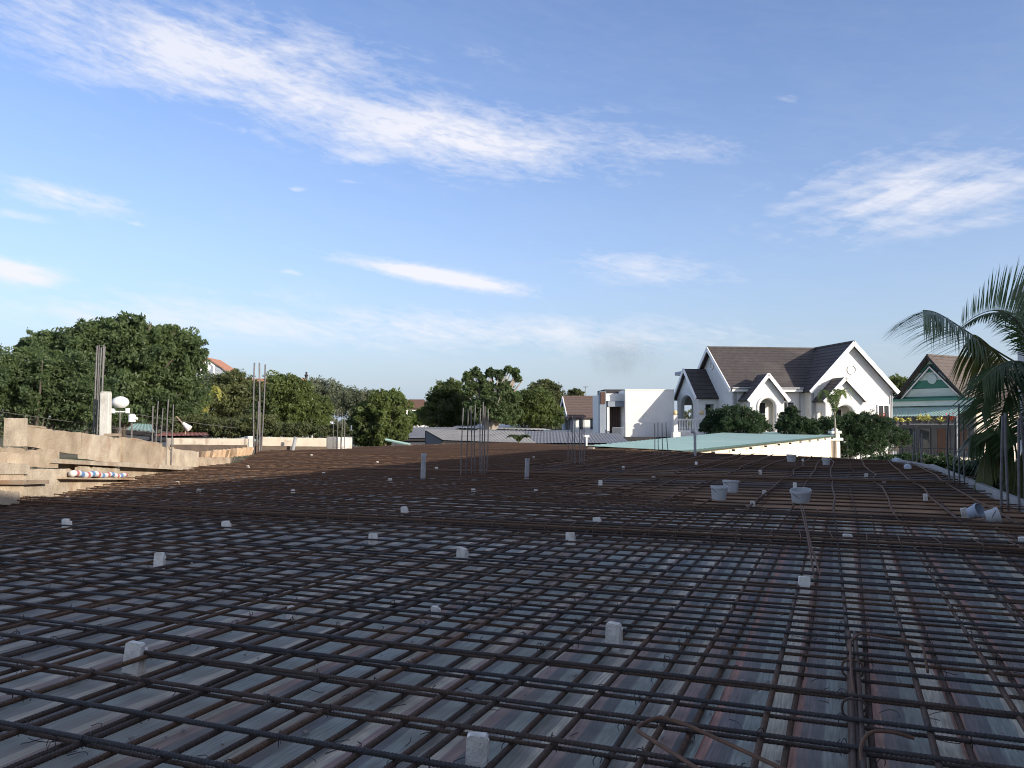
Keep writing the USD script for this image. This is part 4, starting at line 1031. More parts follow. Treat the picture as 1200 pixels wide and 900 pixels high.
obj('pillar', MB().span((cx_(713), 0.7, zg), (cx_(716), 1.1, zt - 1.325)).mesh(), M_WHITE, cube)
dr = obj('door', MB().span((cx_(719), 2.05, zg + .9), (cx_(732), 2.19, zt - 1.2)).mesh(), M_BROWNDOOR, cube)
m = MB()
for k in range(4): m.span((cx_(719.5 + 3.1 * k), 2.0, zg + 1.0), (cx_(719.9 + 3.1 * k), 2.045, zt - 1.25))
obj('door_rail', m.mesh(), M_DARK, dr)
obj('brown_panel', MB().span((cx_(705), 0.43, zt - 1.1), (cx_(710.5), 0.497, zt - .15)).mesh(), M_BROWNDOOR, cube)
obj('roof_slab', MB().span((cx_(716), 3.0, zt - .245), (cx_(745), 7.0, zt + .17)).mesh(), M_DARK, cube)
m = MB().span((cx_(718), 0.05, .35), (cx_(732), 0.09, .40)).span((cx_(718), 0.05, -.4), (cx_(732), 0.09, -.35))
for k in range(12): m.span((cx_(718 + k * 1.2), 0.055, -.4), (cx_(718 + k * 1.2) + .03, 0.085, .38))
obj('railing', m.mesh(), M_BLUEGREY, cube)
obj('parapet_cap', MB().span((cx_(732.6), -.03, zt + .002), (cx_(791.4), 0.25, zt + .06)).mesh(), M_WHITE, cube)
obj('base_band', MB().span((cx_(728), -1.5, zg), (cx_(791), -.002, -.35)).mesh(), M_DARK, cube)

# ---- the brown-roofed house left of it
def Hz(py, d): return EYE + (HOR - py) / FPX * d
D = 80.0
o = P(668, 487, D)
bh = thing('brown_roofed_house', 'white house with brown tiled roof and shade-greyed gable, left of the flat roofed house', 'house', (o[0], o[1], 0), math.radians(6))
hz_e, hz_r = Hz(487, D), Hz(464.5, D)
M_SHADEWALL = look('shade_grey_wall', (0.42, 0.46, 0.50), (0.34, 0.38, 0.42), scale=1.0, rough=0.8)  # shaded side of the white house put into a greyer wall colour
obj('front_wall', MB().span((0, 0, zg), (4.4, 0.2, hz_e)).mesh(), M_WHITE, bh)
obj('gable_wall', MB().wall(gable_shape(2.4, zg, hz_e, hz_r - .1, 2.4), ((0, 0, 0), (0, 1, 0), (.2, 0, 0))).mesh(), M_SHADEWALL, bh)
gable_roof(bh, (0, 1, 0), 2.4, hz_e, hz_r, -0.3, 4.6, 0.3, along=(1, 0, 0), c=(0, 2.4), mat=look('brown_tiles_far', (0.125, 0.088, 0.072), (0.10, 0.07, 0.06), scale=3, rough=0.8), both=False)
m = MB(); roof_plane(m, (-2.2, -0.5, Hz(503, D)), (-2.2, 3.6, Hz(503, D)), (-0.05, 3.6, Hz(486, D)), (-0.05, -0.5, Hz(486, D)), 6)
obj('lean_to_roof', m.mesh(), LOOK['brown_tiles_far'], bh)
obj('lean_to_wall', MB().span((-2.1, -0.3, zg), (-0.01, 3.4, Hz(504, D))).mesh(), M_WHITE, bh)
for k, x in enumerate((0.9, 2.0)): 
    w = obj('window', MB().span((x, -.04, Hz(503, D)), (x + .35, -.002, Hz(490, D))).mesh(), M_GLASS, bh)
w = obj('window', MB().span((3.0, -.05, Hz(487.8, D)), (4.2, -.003, Hz(485, D))).mesh(), M_TRIM, bh)
w = obj('window', MB().span((-.05, 1.8, Hz(486, D)), (-.003, 2.8, Hz(478, D))).mesh(), M_GLASS, bh)
for k in range(7): obj('siding_board', MB().span((2.45, -.03, hz_e - .35 - k * .32), (4.38, -.004, hz_e - .08 - k * .32)).mesh(), M_WHITE, bh)

# ---- far houses
D = 120.0
o = P(488, 482, D)
fh = thing('far_house', 'small far house with a brown red hipped roof above the trees left of centre', 'house', (o[0], o[1], 0), 0.2)
e, r = Hz(478.5, D), Hz(468, D)
obj('wall', MB().span((-1.6, -1.5, zg), (1.6, 1.5, e)).mesh(), M_WHITE, fh)
m = MB(); c4 = [(-2.1, -2, e), (2.1, -2, e), (2.1, 2, e), (-2.1, 2, e)]; R0, R1 = (-1.1, 0, r), (1.1, 0, r)
for a, b, c, d in ((0, 1, R1, R0), (2, 3, R0, R1)): roof_plane(m, c4[a], c4[b], c, d, 5)
for a, b, c in ((1, 2, R1), (3, 0, R0)): m.slab([c4[a], c4[b], c], (0, 0, -.08))
obj('roof', m.mesh(), M_TILE2, fh)
obj('chimney', MB().span((-1.9, .2, e), (-1.5, .6, e + .55)).mesh(), M_WHITE, fh)
obj('window', MB().span((-.6, -1.54, e - 1.3), (.5, -1.502, e - .4)).mesh(), M_GLASS, fh)

D = 130.0
o = P(243, 446, D)
ch = thing('far_gabled_house', 'far grey house with orange edged gable and round white window above the trees', 'house', (o[0], o[1], 0), 0.0)
def q(px, py): return ((px - 243) / FPX * D, Hz(py, D))
M_GREYH = look('grey_siding', (0.40, 0.43, 0.46), (0.34, 0.37, 0.40), scale=2, rough=0.8)
M_ORANGER = look('orange_tiles', (0.42, 0.20, 0.12), (0.34, 0.16, 0.10), scale=3, rough=0.8)
obj('gable_wall', MB().wall(Polygon([(-3.2, zg), (4.2, zg), q(270, 440), q(246, 422), q(230, 430), (-3.2, q(230, 430)[1] - .5)]), ((0, 0, 0), (1, 0, 0), (0, .4, 0))).mesh(), M_GREYH, ch)
obj('frame', MB().wall(Polygon([q(234, 446), q(234, 428), q(242.5, 422), q(251, 428), q(251, 446), q(249, 446), q(249, 429), q(242.5, 424.5), q(236.5, 429), q(236.5, 446)]), ((0, -.1, 0), (1, 0, 0), (0, .098, 0))).mesh(), M_TRIM, ch)
obj('gable_panel', MB().wall(Polygon([q(236.6, 446), q(236.6, 429), q(242.5, 424.7), q(248.9, 429), q(248.9, 446)]), ((0, -.05, 0), (1, 0, 0), (0, .045, 0))).mesh(), look('slate_panel', (0.26, 0.30, 0.35)), ch)
cc_ = np.array(q(242.5, 431)); t = np.linspace(0, 2 * np.pi, 24)[:-1]
obj('round_window', MB().wall(Polygon(np.stack([cc_[0] + .52 * np.cos(t), cc_[1] + .52 * np.sin(t)], 1)), ((0, -.14, 0), (1, 0, 0), (0, .08, 0))).mesh(), M_TRIM, ch)
for a, b in (((229, 430), (243, 420.5)), ((243, 420.5), (271, 438.5))):
    p0, p1 = np.array([q(*a)[0], -.3, q(*a)[1]]), np.array([q(*b)[0], -.3, q(*b)[1]])
    obj('roof', MB().slab([p0, p1, p1 + [0, 6, 0], p0 + [0, 6, 0]], (0, 0, .22)).mesh(), M_ORANGER, ch)
for k in range(4): obj('siding_board', MB().span((q(252, 0)[0], -.06, q(0, 446 - 4 * k)[1]), (q(267 - 3.2 * k, 0)[0], -.003, q(0, 443.4 - 4 * k)[1])).mesh(), M_GREYH, ch)
obj('finial', MB().span((q(269, 0)[0], -.2, q(0, 441)[1]), (q(272.5, 0)[0], .2, q(0, 435)[1])).mesh(), M_TRIM, ch)
D = 138.0
o = P(322, 446, D)
oh = thing('far_orange_house', 'far house of which only an orange tiled roof ridge shows over the trees at left', 'house', (o[0], o[1], 0), 0.0)
z0_, z1_ = Hz(452, D), Hz(443.5, D)
m = MB(); roof_plane(m, (-6.2, -3, z0_ - 1), (5.6, -3, z0_ - 1), (5.2, 0, z1_), (-5.8, 0, z1_), 8); roof_plane(m, (5.6, 3, z0_ - 1), (-6.2, 3, z0_ - 1), (-5.8, 0, z1_), (5.2, 0, z1_), 8)
obj('roof', m.mesh(), M_ORANGER, oh)
obj('wall', MB().span((-5.6, -2.6, zg), (5.1, 2.6, z0_ - .9)).mesh(), M_GREYH, oh)
obj('ridge_ornament', MB().lathe([(0, 0), (.28, .1), (.2, .3), (.34, .6), (.1, .8), (.22, 1.0), (0, 1.2)], (5.2, 0, z1_ - .05), 8).mesh(), M_DARK, oh)

# ---- sheds with corrugated roofs
M_GREYROOF = look('grey_corrugated', (0.175, 0.172, 0.168), (0.125, 0.123, 0.122), scale=1.2, rough=0.65, spot=(0.21, 0.20, 0.19), sscale=0.8, slo=.5, shi=.75)
M_TANROOF = look('tan_corrugated', (0.34, 0.31, 0.255), (0.25, 0.235, 0.205), scale=1.4, rough=0.75, spot=(0.17, 0.16, 0.15), sscale=1.0)
M_SHEDWALL = look('dark_shed_wall', (0.085, 0.09, 0.105), (0.065, 0.07, 0.08), scale=2, rough=0.7)
def shed(label, e0, e1, r1, r0, roof_m, wall_m, drop=2.6, pitch=0.15, name='shed', amp=0.009):
    """A shed from its four roof corners (eave left, eave right, ridge right, ridge left): roof sheets and the walls under them."""
    t = thing(name, label, 'shed')
    e0, e1, r1, r0 = (np.asarray(x, float) for x in (e0, e1, r1, r0))
    obj('roof', corrugated(e0, e1, r1, r0, pitch, amp).mesh(), roof_m, t)
    c = (e0 + e1 + r0 + r1) / 4
    def inn(p, k=0.96): w = c + (p - c) * k; w[2] = p[2] - 0.10; return w
    a, b, d, f = inn(e0), inn(e1), inn(r1), inn(r0)
    for nm, p, q_ in (('front_wall', a, b), ('side_wall', b, d), ('back_wall', d, f), ('side_wall', f, a)):
        dr_ = np.array([0, 0, 1.0]); ax = q_ - p; n = np.cross(ax, dr_); n /= np.linalg.norm(n); n = n if np.dot(n, c - p) > 0 else -n
        lo0, lo1 = p.copy(), q_.copy(); lo0[2] = lo1[2] = GZ - .1
        obj(nm, MB().slab([lo0, lo1, q_, p], n * 0.1).mesh(), wall_m, t)
    n = np.cross(e1 - e0, r0 - e0); n /= np.linalg.norm(n); n = n if n[2] > 0 else -n
    obj('eave_beam', MB().slab([e0 - n * .05, e1 - n * .05, e1 - n * .16, e0 - n * .16], (r0 - e0) / np.linalg.norm(r0 - e0) * .08).mesh(), M_DARK, t)
    return t
shed('long shed with a dark grey corrugated roof left of the green roof', P(548, 519, 36), P(738, 519, 36), P(725, 508, 47), P(560, 503, 47), M_GREYROOF, M_SHEDWALL)
shed('small shed with dark walls and a tan corrugated roof behind the middle starter bars', P(519, 515.5, 34.5), P(628, 519.5, 34.5), P(612, 505.5, 40), P(496, 502.5, 40), M_TANROOF, M_SHEDWALL)
shed('dark grey roofed shed at the left of the sheds, beside the bushy green tree', P(455, 513.5, 44), P(512, 513, 44), P(540, 500.5, 52), P(466, 500.5, 52), M_GREYROOF, M_SHEDWALL)
t = thing('white_roofed_shed', 'low shed with a white sheet roof in front of the tall trees at centre', 'shed')
a, b, c, d = P(529, 501, 58), P(646, 504, 58), P(606, 497.3, 64), P(540, 497.3, 64)
obj('roof', corrugated(a, b, c, d, .3, .02).mesh(), M_WHITE, t)
obj('wall', MB().slab([a - [0, -.3, 0.1], b - [0.4, -.3, .1], np.array([b[0] - .4, b[1] + .3, GZ]), np.array([a[0], a[1] + .3, GZ])], (0, 5, 0)).mesh(), M_SHEDWALL, t)
shed('small shed with a bright white roof behind the left wall', P(372, 497.5, 50), P(393, 497.5, 50), P(391, 494.2, 53), P(374, 492.8, 53), M_WHITE, M_SHEDWALL)
shed('small pale grey roof partly behind the cream stub pier at the left wall', P(404, 506, 44), P(420, 507, 44), P(416, 498, 48), P(407, 498, 48), look('light_grey_sheet', (.42, .44, .48), rough=.5), M_SHEDWALL)
# long green roofed shed
M_GREENROOF = look('green_sheet', (0.30, 0.43, 0.37), (0.26, 0.385, 0.33), scale=0.6, rough=0.6, spot=(0.37, 0.47, 0.41), sscale=0.4, slo=.5, shi=.8)
E1, E0 = P(979, 510, 50.0), P(800, 528, 23.6)
R0_, R1_ = P(688, 522.2, 23.6), P(874, 504.5, 60.0)
gs = thing('green_roofed_shed', 'long low shed with a pale green sheet roof and a cream wall along the slab', 'shed')
obj('roof', corrugated(E0, E1, R1_, R0_, 0.5, 0.012, rows=4).mesh(), M_GREENROOF, gs)
ax = (E1 - E0) / np.linalg.norm(E1 - E0); hn = np.array([ax[1], -ax[0], 0]); hn /= np.linalg.norm(hn)
M_CREAMW = look('cream_wall', (0.76, 0.68, 0.54), (0.68, 0.60, 0.47), scale=0.7, rough=0.85, bump=0.15, bscale=20, spot=(0.50, 0.43, 0.33), sscale=0.7, slo=.55, shi=.8)
w0, w1 = E0 - hn * 0.25 - [0, 0, .10], E1 - hn * 0.25 - [0, 0, .10]
obj('cream_wall', MB().slab([np.array([*w0[:2], GZ - .1]), np.array([*w1[:2], GZ - .1]), w1, w0], -hn * 0.2).mesh(), M_CREAMW, gs)
bq, cq = R1_.copy(), R0_.copy()
obj('back_wall', MB().slab([np.array([*cq[:2], GZ - .1]), np.array([*bq[:2], GZ - .1]), bq - [0, 0, .06], cq - [0, 0, .06]], (0.15, -0.1, 0)).mesh(), M_CREAMW, gs)
obj('gutter', MB().slab([E0 + hn * .02, E1 + hn * .02, E1 + hn * .02 - [0, 0, .06], E0 + hn * .02 - [0, 0, .06]], -hn * .05).mesh(), look('green_edge', (0.05, 0.09, 0.08), rough=.5), gs)
for k in range(12):
    p = E0 + (E1 - E0) * (0.03 + 0.94 * k / 11)
    obj('purlin_end', MB().box(p - hn * .10 - [0, 0, .17], (.09, .10, .07), math.atan2(ax[1], ax[0])).mesh(), M_DARK, gs)
p = E1 - hn * .1 + ax * .25
gp = thing('gate_pier', 'white gate pier with a cap at the end of the cream wall', 'pier', (p[0], p[1], 0))
obj('shaft', MB().span((-.22, -.22, GZ - .1), (.22, .22, p[2] + .10)).mesh(), M_WHITE, gp)
obj('cap', MB().span((-.36, -.36, p[2] - .32), (.36, .36, p[2] - .16)).span((-.30, -.30, p[2] + .103), (.30, .30, p[2] + .26)).lathe([(.16, .26 + p[2]), (.22, .34 + p[2]), (0, .48 + p[2])], (0, 0, 0), 10).mesh(), M_WHITE, gp)
obj('downpipe', MB().tube([(-.3, -.3, GZ), (-.3, -.3, p[2] - .35)], .05, 8).mesh(), M_TIMBER, gp)

# ---- the green gabled house
D = 66.0
C = P(1092, 495, D)
rot = math.atan2(0.52, 0.85)                # ridge runs away to the right
gh = thing('green_gabled_house', 'house with green and white striped gable and brown roof behind the palm', 'house', (C[0], C[1], 0), rot)
# local: x runs along the ridge (away), y to the left seen from the front
ze_, zr_ = Hz(466, D), Hz(417, D)
half = 3.35
fr_ = ((0, 0, 0), (0, -1, 0), (.25, 0, 0))
M_GREEN = look('green_paint', (0.05, 0.20, 0.15), (0.04, 0.16, 0.12), scale=1.5, rough=0.5)
M_PALEG = look('pale_green_paint', (0.52, 0.62, 0.58), (0.46, 0.56, 0.52), scale=1.5, rough=0.6)
M_BEIGEW = look('beige_wall', (0.52, 0.46, 0.38), (0.44, 0.38, 0.31), scale=1.0, rough=0.85, spot=(0.35, 0.30, 0.25), sscale=.8)
zb = Hz(474, D)
tri = Polygon([(-half, zb), (half, zb), (0, zr_ - .25)])
hgt = zr_ - zb
stripes = 6
for k in range(stripes):
    b = tri.intersection(sbox(-5, zb + hgt * k / stripes, 5, zb + hgt * (k + 1) / stripes - .02))
    obj('gable_stripe', MB().wall(b, ((0.02 * (k % 2), 0, 0), (0, -1, 0), (.25, 0, 0))).mesh(), M_GREEN if k % 2 == 0 else M_PALEG, gh)
t = np.linspace(0, 2 * np.pi, 20)[:-1]
obj('round_vent', MB().wall(Polygon(np.stack([.38 * np.cos(t) + .1, zb + hgt * .52 + .38 * np.sin(t)], 1)), ((-.08, 0, 0), (0, -1, 0), (.07, 0, 0))).mesh(), M_PALEG, gh)
rf = gable_roof(gh, (0, 1, 0), half, zb, zr_, -0.5, 11.0, 0.4, along=(1, 0, 0), c=(0, 0), mat=look('brown_house_roof', (0.125, 0.10, 0.085), (0.095, 0.077, 0.068), scale=2.5, rough=.8, bump=.3, bscale=12), both=False, vmat=M_DARK, vw=(0.06, 0.10))
# inner dark and pale trim of the second gable line
for sgn in (-1, 1):
    for off, mt, w_ in ((0.42, M_DARK, .10), (0.60, M_TRIM, .08)):
        p0 = np.array([-.12 - off * .1, sgn * (half - .2) , zb + .12 - off * .4]); p1 = np.array([-.12 - off * .1, 0, zr_ - .28 - off * .9])
        obj('barge_board', MB().slab([p0, p1, p1 - [0, 0, w_ * 1.6], p0 - [0, 0, w_ * 1.6]], (-.06, 0, 0)).mesh(), mt, rf)
obj('side_wall', MB().span((0.3, -half, zg), (10.5, -half + .2, zb)).mesh(), M_BEIGEW, gh)
obj('side_wall', MB().span((0.3, half - .2, zg), (10.5, half, zb)).mesh(), M_BEIGEW, gh)
M_SHADEF = look('shade_dark_front', (0.10, 0.11, 0.125), (0.08, 0.085, 0.10), scale=1, rough=.6)  # porch shade put into the front wall colour
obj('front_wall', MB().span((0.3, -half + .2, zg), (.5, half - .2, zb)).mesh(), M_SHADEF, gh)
for k, y in enumerate((-2.2, -.7, .9, 2.3)):
    w = obj('door' if k == 1 else 'window', MB().span((.24, y - .5, zg + (.9 if k != 1 else .6)), (.297, y + .5, zg + 2.6)).mesh(), M_BROWNDOOR if k in (1, 0) else M_GLASS, gh)
    obj('frame', MB().span((.20, y - .56, zg + .6), (.238, y - .48, zg + 2.7)).span((.20, y + .48, zg + .6), (.238, y + .56, zg + 2.7)).span((.2, y - .48, zg + 2.62), (.238, y + .48, zg + 2.7)).mesh(), M_SHADEF, w)
# awning
za0, za1 = Hz(476, D), Hz(488, D)
aw = obj('awning', corrugated((-2.6, half + .4, za1), (-2.6, -half - .2, za1), (-.3, -half - .2, za0), (-.3, half + .4, za0), .25, .03).mesh(), look('pale_green_sheet', (.34, .47, .41), (.30, .42, .37), scale=1, rough=.5), gh)
obj('fascia', MB().span((-.62, -half - .3, za0 + .02), (-.28, half + .5, za0 + .42)).mesh(), M_PALEG, aw)
obj('fascia', MB().span((-.70, -half - .32, za0 + .424), (-.26, half + .52, za0 + .60)).mesh(), M_GREEN, aw)
for y in (-half - .1, half + .3): obj('awning_post', MB().tube([(-2.5, y, zg), (-2.5, y, za1)], .05, 8).mesh(), M_PVC, aw)
obj('awning_rail', MB().tube([(-2.5, -half - .1, za1 - .62), (-2.5, half + .3, za1 - .62)], .045, 8).mesh(), M_PVC, aw)
obj('porch_floor', MB().span((-3.2, -half - .4, zg), (.29, half + .6, zg + .45)).mesh(), M_BEIGEW, gh)
# awning of the villa side
t = thing('small_awning', 'short pale green awning with a white scalloped edge left of the green house', 'awning')
a, b = P(1010, 474, 64), P(1042, 475, 64)
obj('sheet', corrugated(a + [0, 0, -.45], b + [0, 0, -.45], b + [0.2, 1.6, 0], a + [.2, 1.6, 0], .3, .03).mesh(), LOOK['pale_green_sheet'], t)
m = MB()
for k in range(7): m.wall(Polygon([(0, 0), (.30, 0), (.30, -.42), (.22, -.52), (.08, -.52), (0, -.42)]), (a + (b - a) * k / 7 + [0, -.03, -.43], (1, 0, 0), (0, .02, 0)))
obj('valance', m.mesh(), M_TRIM, t)
for x in (a, b): obj('post', MB().tube([x + [0, .1, -.45], np.array([x[0], x[1] + .1, GZ])], .04, 6).mesh(), M_PVC, t)

# ---- the tall grey building at the right edge
F1 = P(1194, 340, 16.0)
fx = np.array([F1[0], F1[1]]); dv = U[:2]
corners = [fx, fx - dv * 27, fx - dv * 27 + V[:2] * 9, fx + V[:2] * 9]
tb = thing('grey_building', 'plain pale grey building whose corner just shows at the right edge behind the palm', 'building')
M_GREYB = look('pale_grey_render', (0.44, 0.45, 0.45), (0.37, 0.38, 0.385), scale=.6, rough=.85, bump=.1, bscale=20, spot=(.30, .30, .30), sscale=.5, slo=.56, shi=.8)
TOPZ = EYE + (HOR - 340) / FPX * 16.0
sh_ = Polygon(corners)
obj('walls', MB().poly(sh_, GZ - .1, TOPZ - .18).mesh(), M_GREYB, tb)
obj('parapet', MB().poly(sh_.buffer(.08, join_style=2).difference(sh_.buffer(-.2)), TOPZ - .177, TOPZ).mesh(), M_GREYB, tb)
rd = math.atan2(V[1], V[0])
for k in range(5):
    c = fx - dv * (3 + 5 * k) - V[:2] * 0.0
    w = obj('window', MB().box((c[0], c[1], 1.7), (.12, 1.5, 1.3), rd).mesh(), M_GLASS, tb)
    obj('sill', MB().box((c[0] - V[0] * .1, c[1] - V[1] * .1, .98), (.22, 1.7, .1), rd).mesh(), M_GREYB, w)

# ---- the concrete yard before the green house
mb = MB(); z = GZ + .03
yard = Polygon([tuple(G(px, py, z)[:2]) for px, py in ((960, 566), (1215, 558), (1215, 529), (1060, 527), (1000, 536))])
mb.poly(yard, GZ - .15, z)
M_YARD = look('yard_concrete', (0.42, 0.40, 0.37), (0.34, 0.325, 0.30), scale=.5, rough=.9, bump=.2, bscale=12, spot=(.25, .24, .22), sscale=.25)
obj('yard', mb.mesh(), M_YARD, label='pale concrete yard in front of the green gabled house', kind='structure')
# ------------------------------------------------------------------ trees and plants
def leaves(centres, size, rg, droop=0.25, aspect=0.42, outward=None, bend=0.0):
    """One four-cornered leaf at each centre, turned at random, hanging a little."""
    n = len(centres)
    d = rg.normal(size=(n, 3)); d[:, 2] -= droop * 2
    if outward is not None: d += outward * 0.8
    d /= np.linalg.norm(d, axis=1, keepdims=True)
    r = rg.normal(size=(n, 3)); r[:, 2] *= 0.4
    s = np.cross(d, r); s /= np.linalg.norm(s, axis=1, keepdims=True) + 1e-9
    L = size * rg.uniform(0.6, 1.35, (n, 1))
    a = centres - d * L * .5; b = centres + d * L * .5
    w = s * L * aspect * .5
    nrm = np.cross(d, s)
    m0 = centres - d * L * .05 + w + nrm * L * .06; m1 = centres - d * L * .05 - w + nrm * L * .06
    v = np.stack([a, m0, b, m1], 1).reshape(-1, 3)
    k = np.arange(n)[:, None] * 4
    f = np.vstack([k + [0, 1, 2], k + [0, 2, 3]])
    return v, f

def crown_points(blobs, n, rg, clump=0.33, fill=0.22, seed=0):
    """Leaf positions in clumps spread over the blobs' shells: (centre, radii) in metres."""
    vol = np.array([np.prod(r) ** (2 / 3) for _, r in blobs]); vol = vol / vol.sum()
    pts, outs = [], []
    for (c, r), w in zip(blobs, vol):
        c, r = np.asarray(c, float), np.asarray(r, float)
        rm = r.mean()
        nc = max(7, int(16 * (rm / clump / 2.2) ** 1.6) if False else int(26 + 34 * min(2.2, rm)))
        u = rg.normal(size=(nc, 3)); u /= np.linalg.norm(u, axis=1, keepdims=True)
        u[:, 2] = np.where(u[:, 2] < -0.55, -u[:, 2], u[:, 2])
        rad = rg.uniform(0.66, 1.06, (nc, 1)) * (0.70 + 0.62 * meshkit.noise(u * 2.3 + seed + c, seed)[:, None])
        cc = c + u * rad * r
        cr = clump * rm * rg.uniform(0.45, 1.15, nc)
        per = int(n * w * (1 - fill) / nc)
        for k in range(nc):
            q = rg.normal(size=(per, 3)); q /= np.linalg.norm(q, axis=1, keepdims=True)
            q *= rg.uniform(0.2, 1.0, (per, 1)) ** 0.45 * cr[k]
            q[:, 2] *= 0.72
            pts.append(cc[k] + q); outs.append(np.repeat(u[k:k + 1], per, 0) * .6 + q / cr[k])
        for k in range(int(7 + 9 * min(2.5, rm))):      # sprays that stick out of the outline
            q0 = rg.normal(size=3); q0[2] = abs(q0[2]) * .9 + .1; q0 /= np.linalg.norm(q0)
            a = c + q0 * r * .9; ln = rg.uniform(.25, .65) * rm
            dr = q0 + rg.normal(size=3) * .45; dr /= np.linalg.norm(dr)
            mm = int(n * w * .006) + 6; tt = rg.uniform(0, 1, (mm, 1)) ** .7
            q = a + dr * ln * tt + [0, 0, -1] * (ln * .35 * tt ** 2) + rg.normal(size=(mm, 3)) * ln * .12
            pts.append(q); outs.append(np.repeat(dr[None], mm, 0))
        m = int(n * w * fill)
        q = rg.normal(size=(m, 3)); q /= np.linalg.norm(q, axis=1, keepdims=True); q *= rg.uniform(0, 1, (m, 1)) ** .5 * .86
        pts.append(c + q * r); outs.append(q)
    return np.vstack(pts), np.vstack(outs)

def limbs(base, blobs, r0, rg, lean=0.0):
    mb = MB(); base = np.asarray(base, float)
    cs = np.array([c for c, _ in blobs]); mid = cs.mean(0)
    fork = base + (mid - base) * [0.5, 0.5, 0.42]
    s = np.linspace(0, 1, 9)[:, None]
    tr = base + (fork - base) * s; tr[:, 0] += 0.08 * np.sin(s[:, 0] * 4 + rg.uniform(0, 6)); 
    mb.tube(tr, np.linspace(r0 * 1.25, r0 * .72, 9), 9)
    for c, r in blobs:
        e = np.asarray(c, float) + [0, 0, r[2] * .25]
        for k in range(3):
            e2 = e + rg.normal(size=3) * np.asarray(r) * .5
            mid2 = (fork * .5 + e2 * .5) + [0, 0, .15 * np.linalg.norm(e2 - fork)] + rg.normal(size=3) * .1
            p = (1 - s) ** 2 * fork + 2 * s * (1 - s) * mid2 + s * s * e2
            mb.tube(p, np.linspace(r0 * .5, r0 * .08, 9), 6)
    return mb.mesh()

M_BARK = look('bark', (0.16, 0.13, 0.10), (0.09, 0.075, 0.06), scale=9, rough=.95, bump=.5, bscale=30, stretch=(1, 1, .3))
M_PALEBARK = look('pale_bark', (0.36, 0.31, 0.25), (0.24, 0.20, 0.16), scale=6, rough=.9, bump=.4, bscale=30, stretch=(1, 1, .3))
LF = {'deep': leaf_look('leaf_deep', (0.052, 0.080, 0.034), (0.145, 0.195, 0.072), .45, pale=(0.23, 0.27, 0.13)),
      'mid': leaf_look('leaf_mid', (0.058, 0.082, 0.028), (0.175, 0.215, 0.062), .45, pale=(0.243, 0.268, 0.092)),
      'olive': leaf_look('leaf_olive', (0.061, 0.075, 0.030), (0.173, 0.187, 0.071), .42, pale=(0.264, 0.249, 0.119)),
      'grey': leaf_look('leaf_haze_grey', (0.091, 0.107, 0.064), (0.203, 0.214, 0.126), .42, pale=(0.283, 0.276, 0.186)),  # distance haze put into the grey leaf tone
      'bright': leaf_look('leaf_bright', (0.071, 0.107, 0.027), (0.213, 0.268, 0.061), .42, pale=(0.324, 0.339, 0.101)),
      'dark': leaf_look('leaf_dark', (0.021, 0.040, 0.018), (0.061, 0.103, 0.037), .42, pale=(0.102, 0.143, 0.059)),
      'yellow': leaf_look('leaf_yellow', (0.203, 0.214, 0.051), (0.446, 0.411, 0.101), .42)}
def tree(name, label, blobs, d, leaf, n, col, trunk_px=None, cat='tree', seed=1, r0=0.16, thick=0.85, droop=.25, group=None, clump=.33, base_z=None, aspect=.42, fill=.22, bark=None):
    """blobs: (column, row, half width, half height[, depth shift]) in photo pixels at the distance d."""
    rg = np.random.default_rng(seed); bl = []
    for b in blobs:
        dz = b[4] if len(b) > 4 else 0.0
        c = P(b[0], b[1], d + dz); k = (d + dz) / FPX
        bl.append((c, (b[2] * k, max(b[2], b[3]) * k * thick, b[3] * k)))
    mid = np.mean([c for c, _ in bl], 0)
    bx = P(trunk_px, 500, d)[0] if trunk_px else mid[0]
    base = np.array([bx, mid[1], GZ - .1 if base_z is None else base_z])
    t = thing(name, label, cat, base, 0, group)
    bl = [(c - base, r) for c, r in bl]
    pts, out = crown_points(bl, int(n * 1.3), rg, clump, fill, seed)
    keep = pts[:, 2] > 0.05
    v, f = leaves(pts[keep], leaf * .60, rg, droop, aspect, out[keep])
    obj('crown', (v, f), LF[col], t, kind='stuff')
    obj('trunk', limbs((0, 0, 0), bl, r0, rg), bark or M_BARK, t, smooth=50)
    return t

tree('broad_tree', 'broad dark green tree at left whose uneven top stands highest over the boards',
     [(128, 418, 50, 38), (175, 428, 45, 36), (207, 420, 30, 30), (88, 415, 36, 24), (55, 410, 30, 18), (145, 465, 70, 40), (200, 470, 38, 36), (110, 392, 26, 16), (150, 390, 26, 20), (190, 400, 22, 18), (222, 412, 16, 18), (30, 412, 14, 9)],
     34, .30, 62000, 'deep', 150, seed=101, r0=.30, droop=.5, clump=.30)
tree('hedge_tree', 'dense dark bush filling the left edge below the broad tree',
     [(20, 460, 55, 50), (75, 462, 50, 46), (-50, 450, 50, 46), (100, 480, 40, 30), (45, 450, 38, 22)], 27, .20, 52000, 'deep', 40, seed=102, r0=.15, clump=.26)
tree('feathery_tree', 'feathery olive tree between the broad tree and the three tall starter bars',
     [(268, 468, 32, 28), (248, 485, 26, 22), (290, 488, 24, 22), (285, 460, 20, 16)], 46, .26, 20000, 'olive', 268, seed=103, r0=.16)
tree('round_tree', 'rounded mid green tree just right of the three tall starter bars',
     [(335, 476, 32, 32), (315, 490, 24, 22), (358, 488, 26, 24), (340, 460, 22, 16), (370, 500, 14, 12)], 40, .25, 30000, 'mid', 338, seed=104, r0=.18)
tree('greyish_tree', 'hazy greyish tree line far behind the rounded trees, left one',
     [(372, 470, 30, 22), (395, 474, 26, 18), (350, 462, 20, 14)], 85, .42, 9000, 'grey', 372, seed=105, r0=.2)
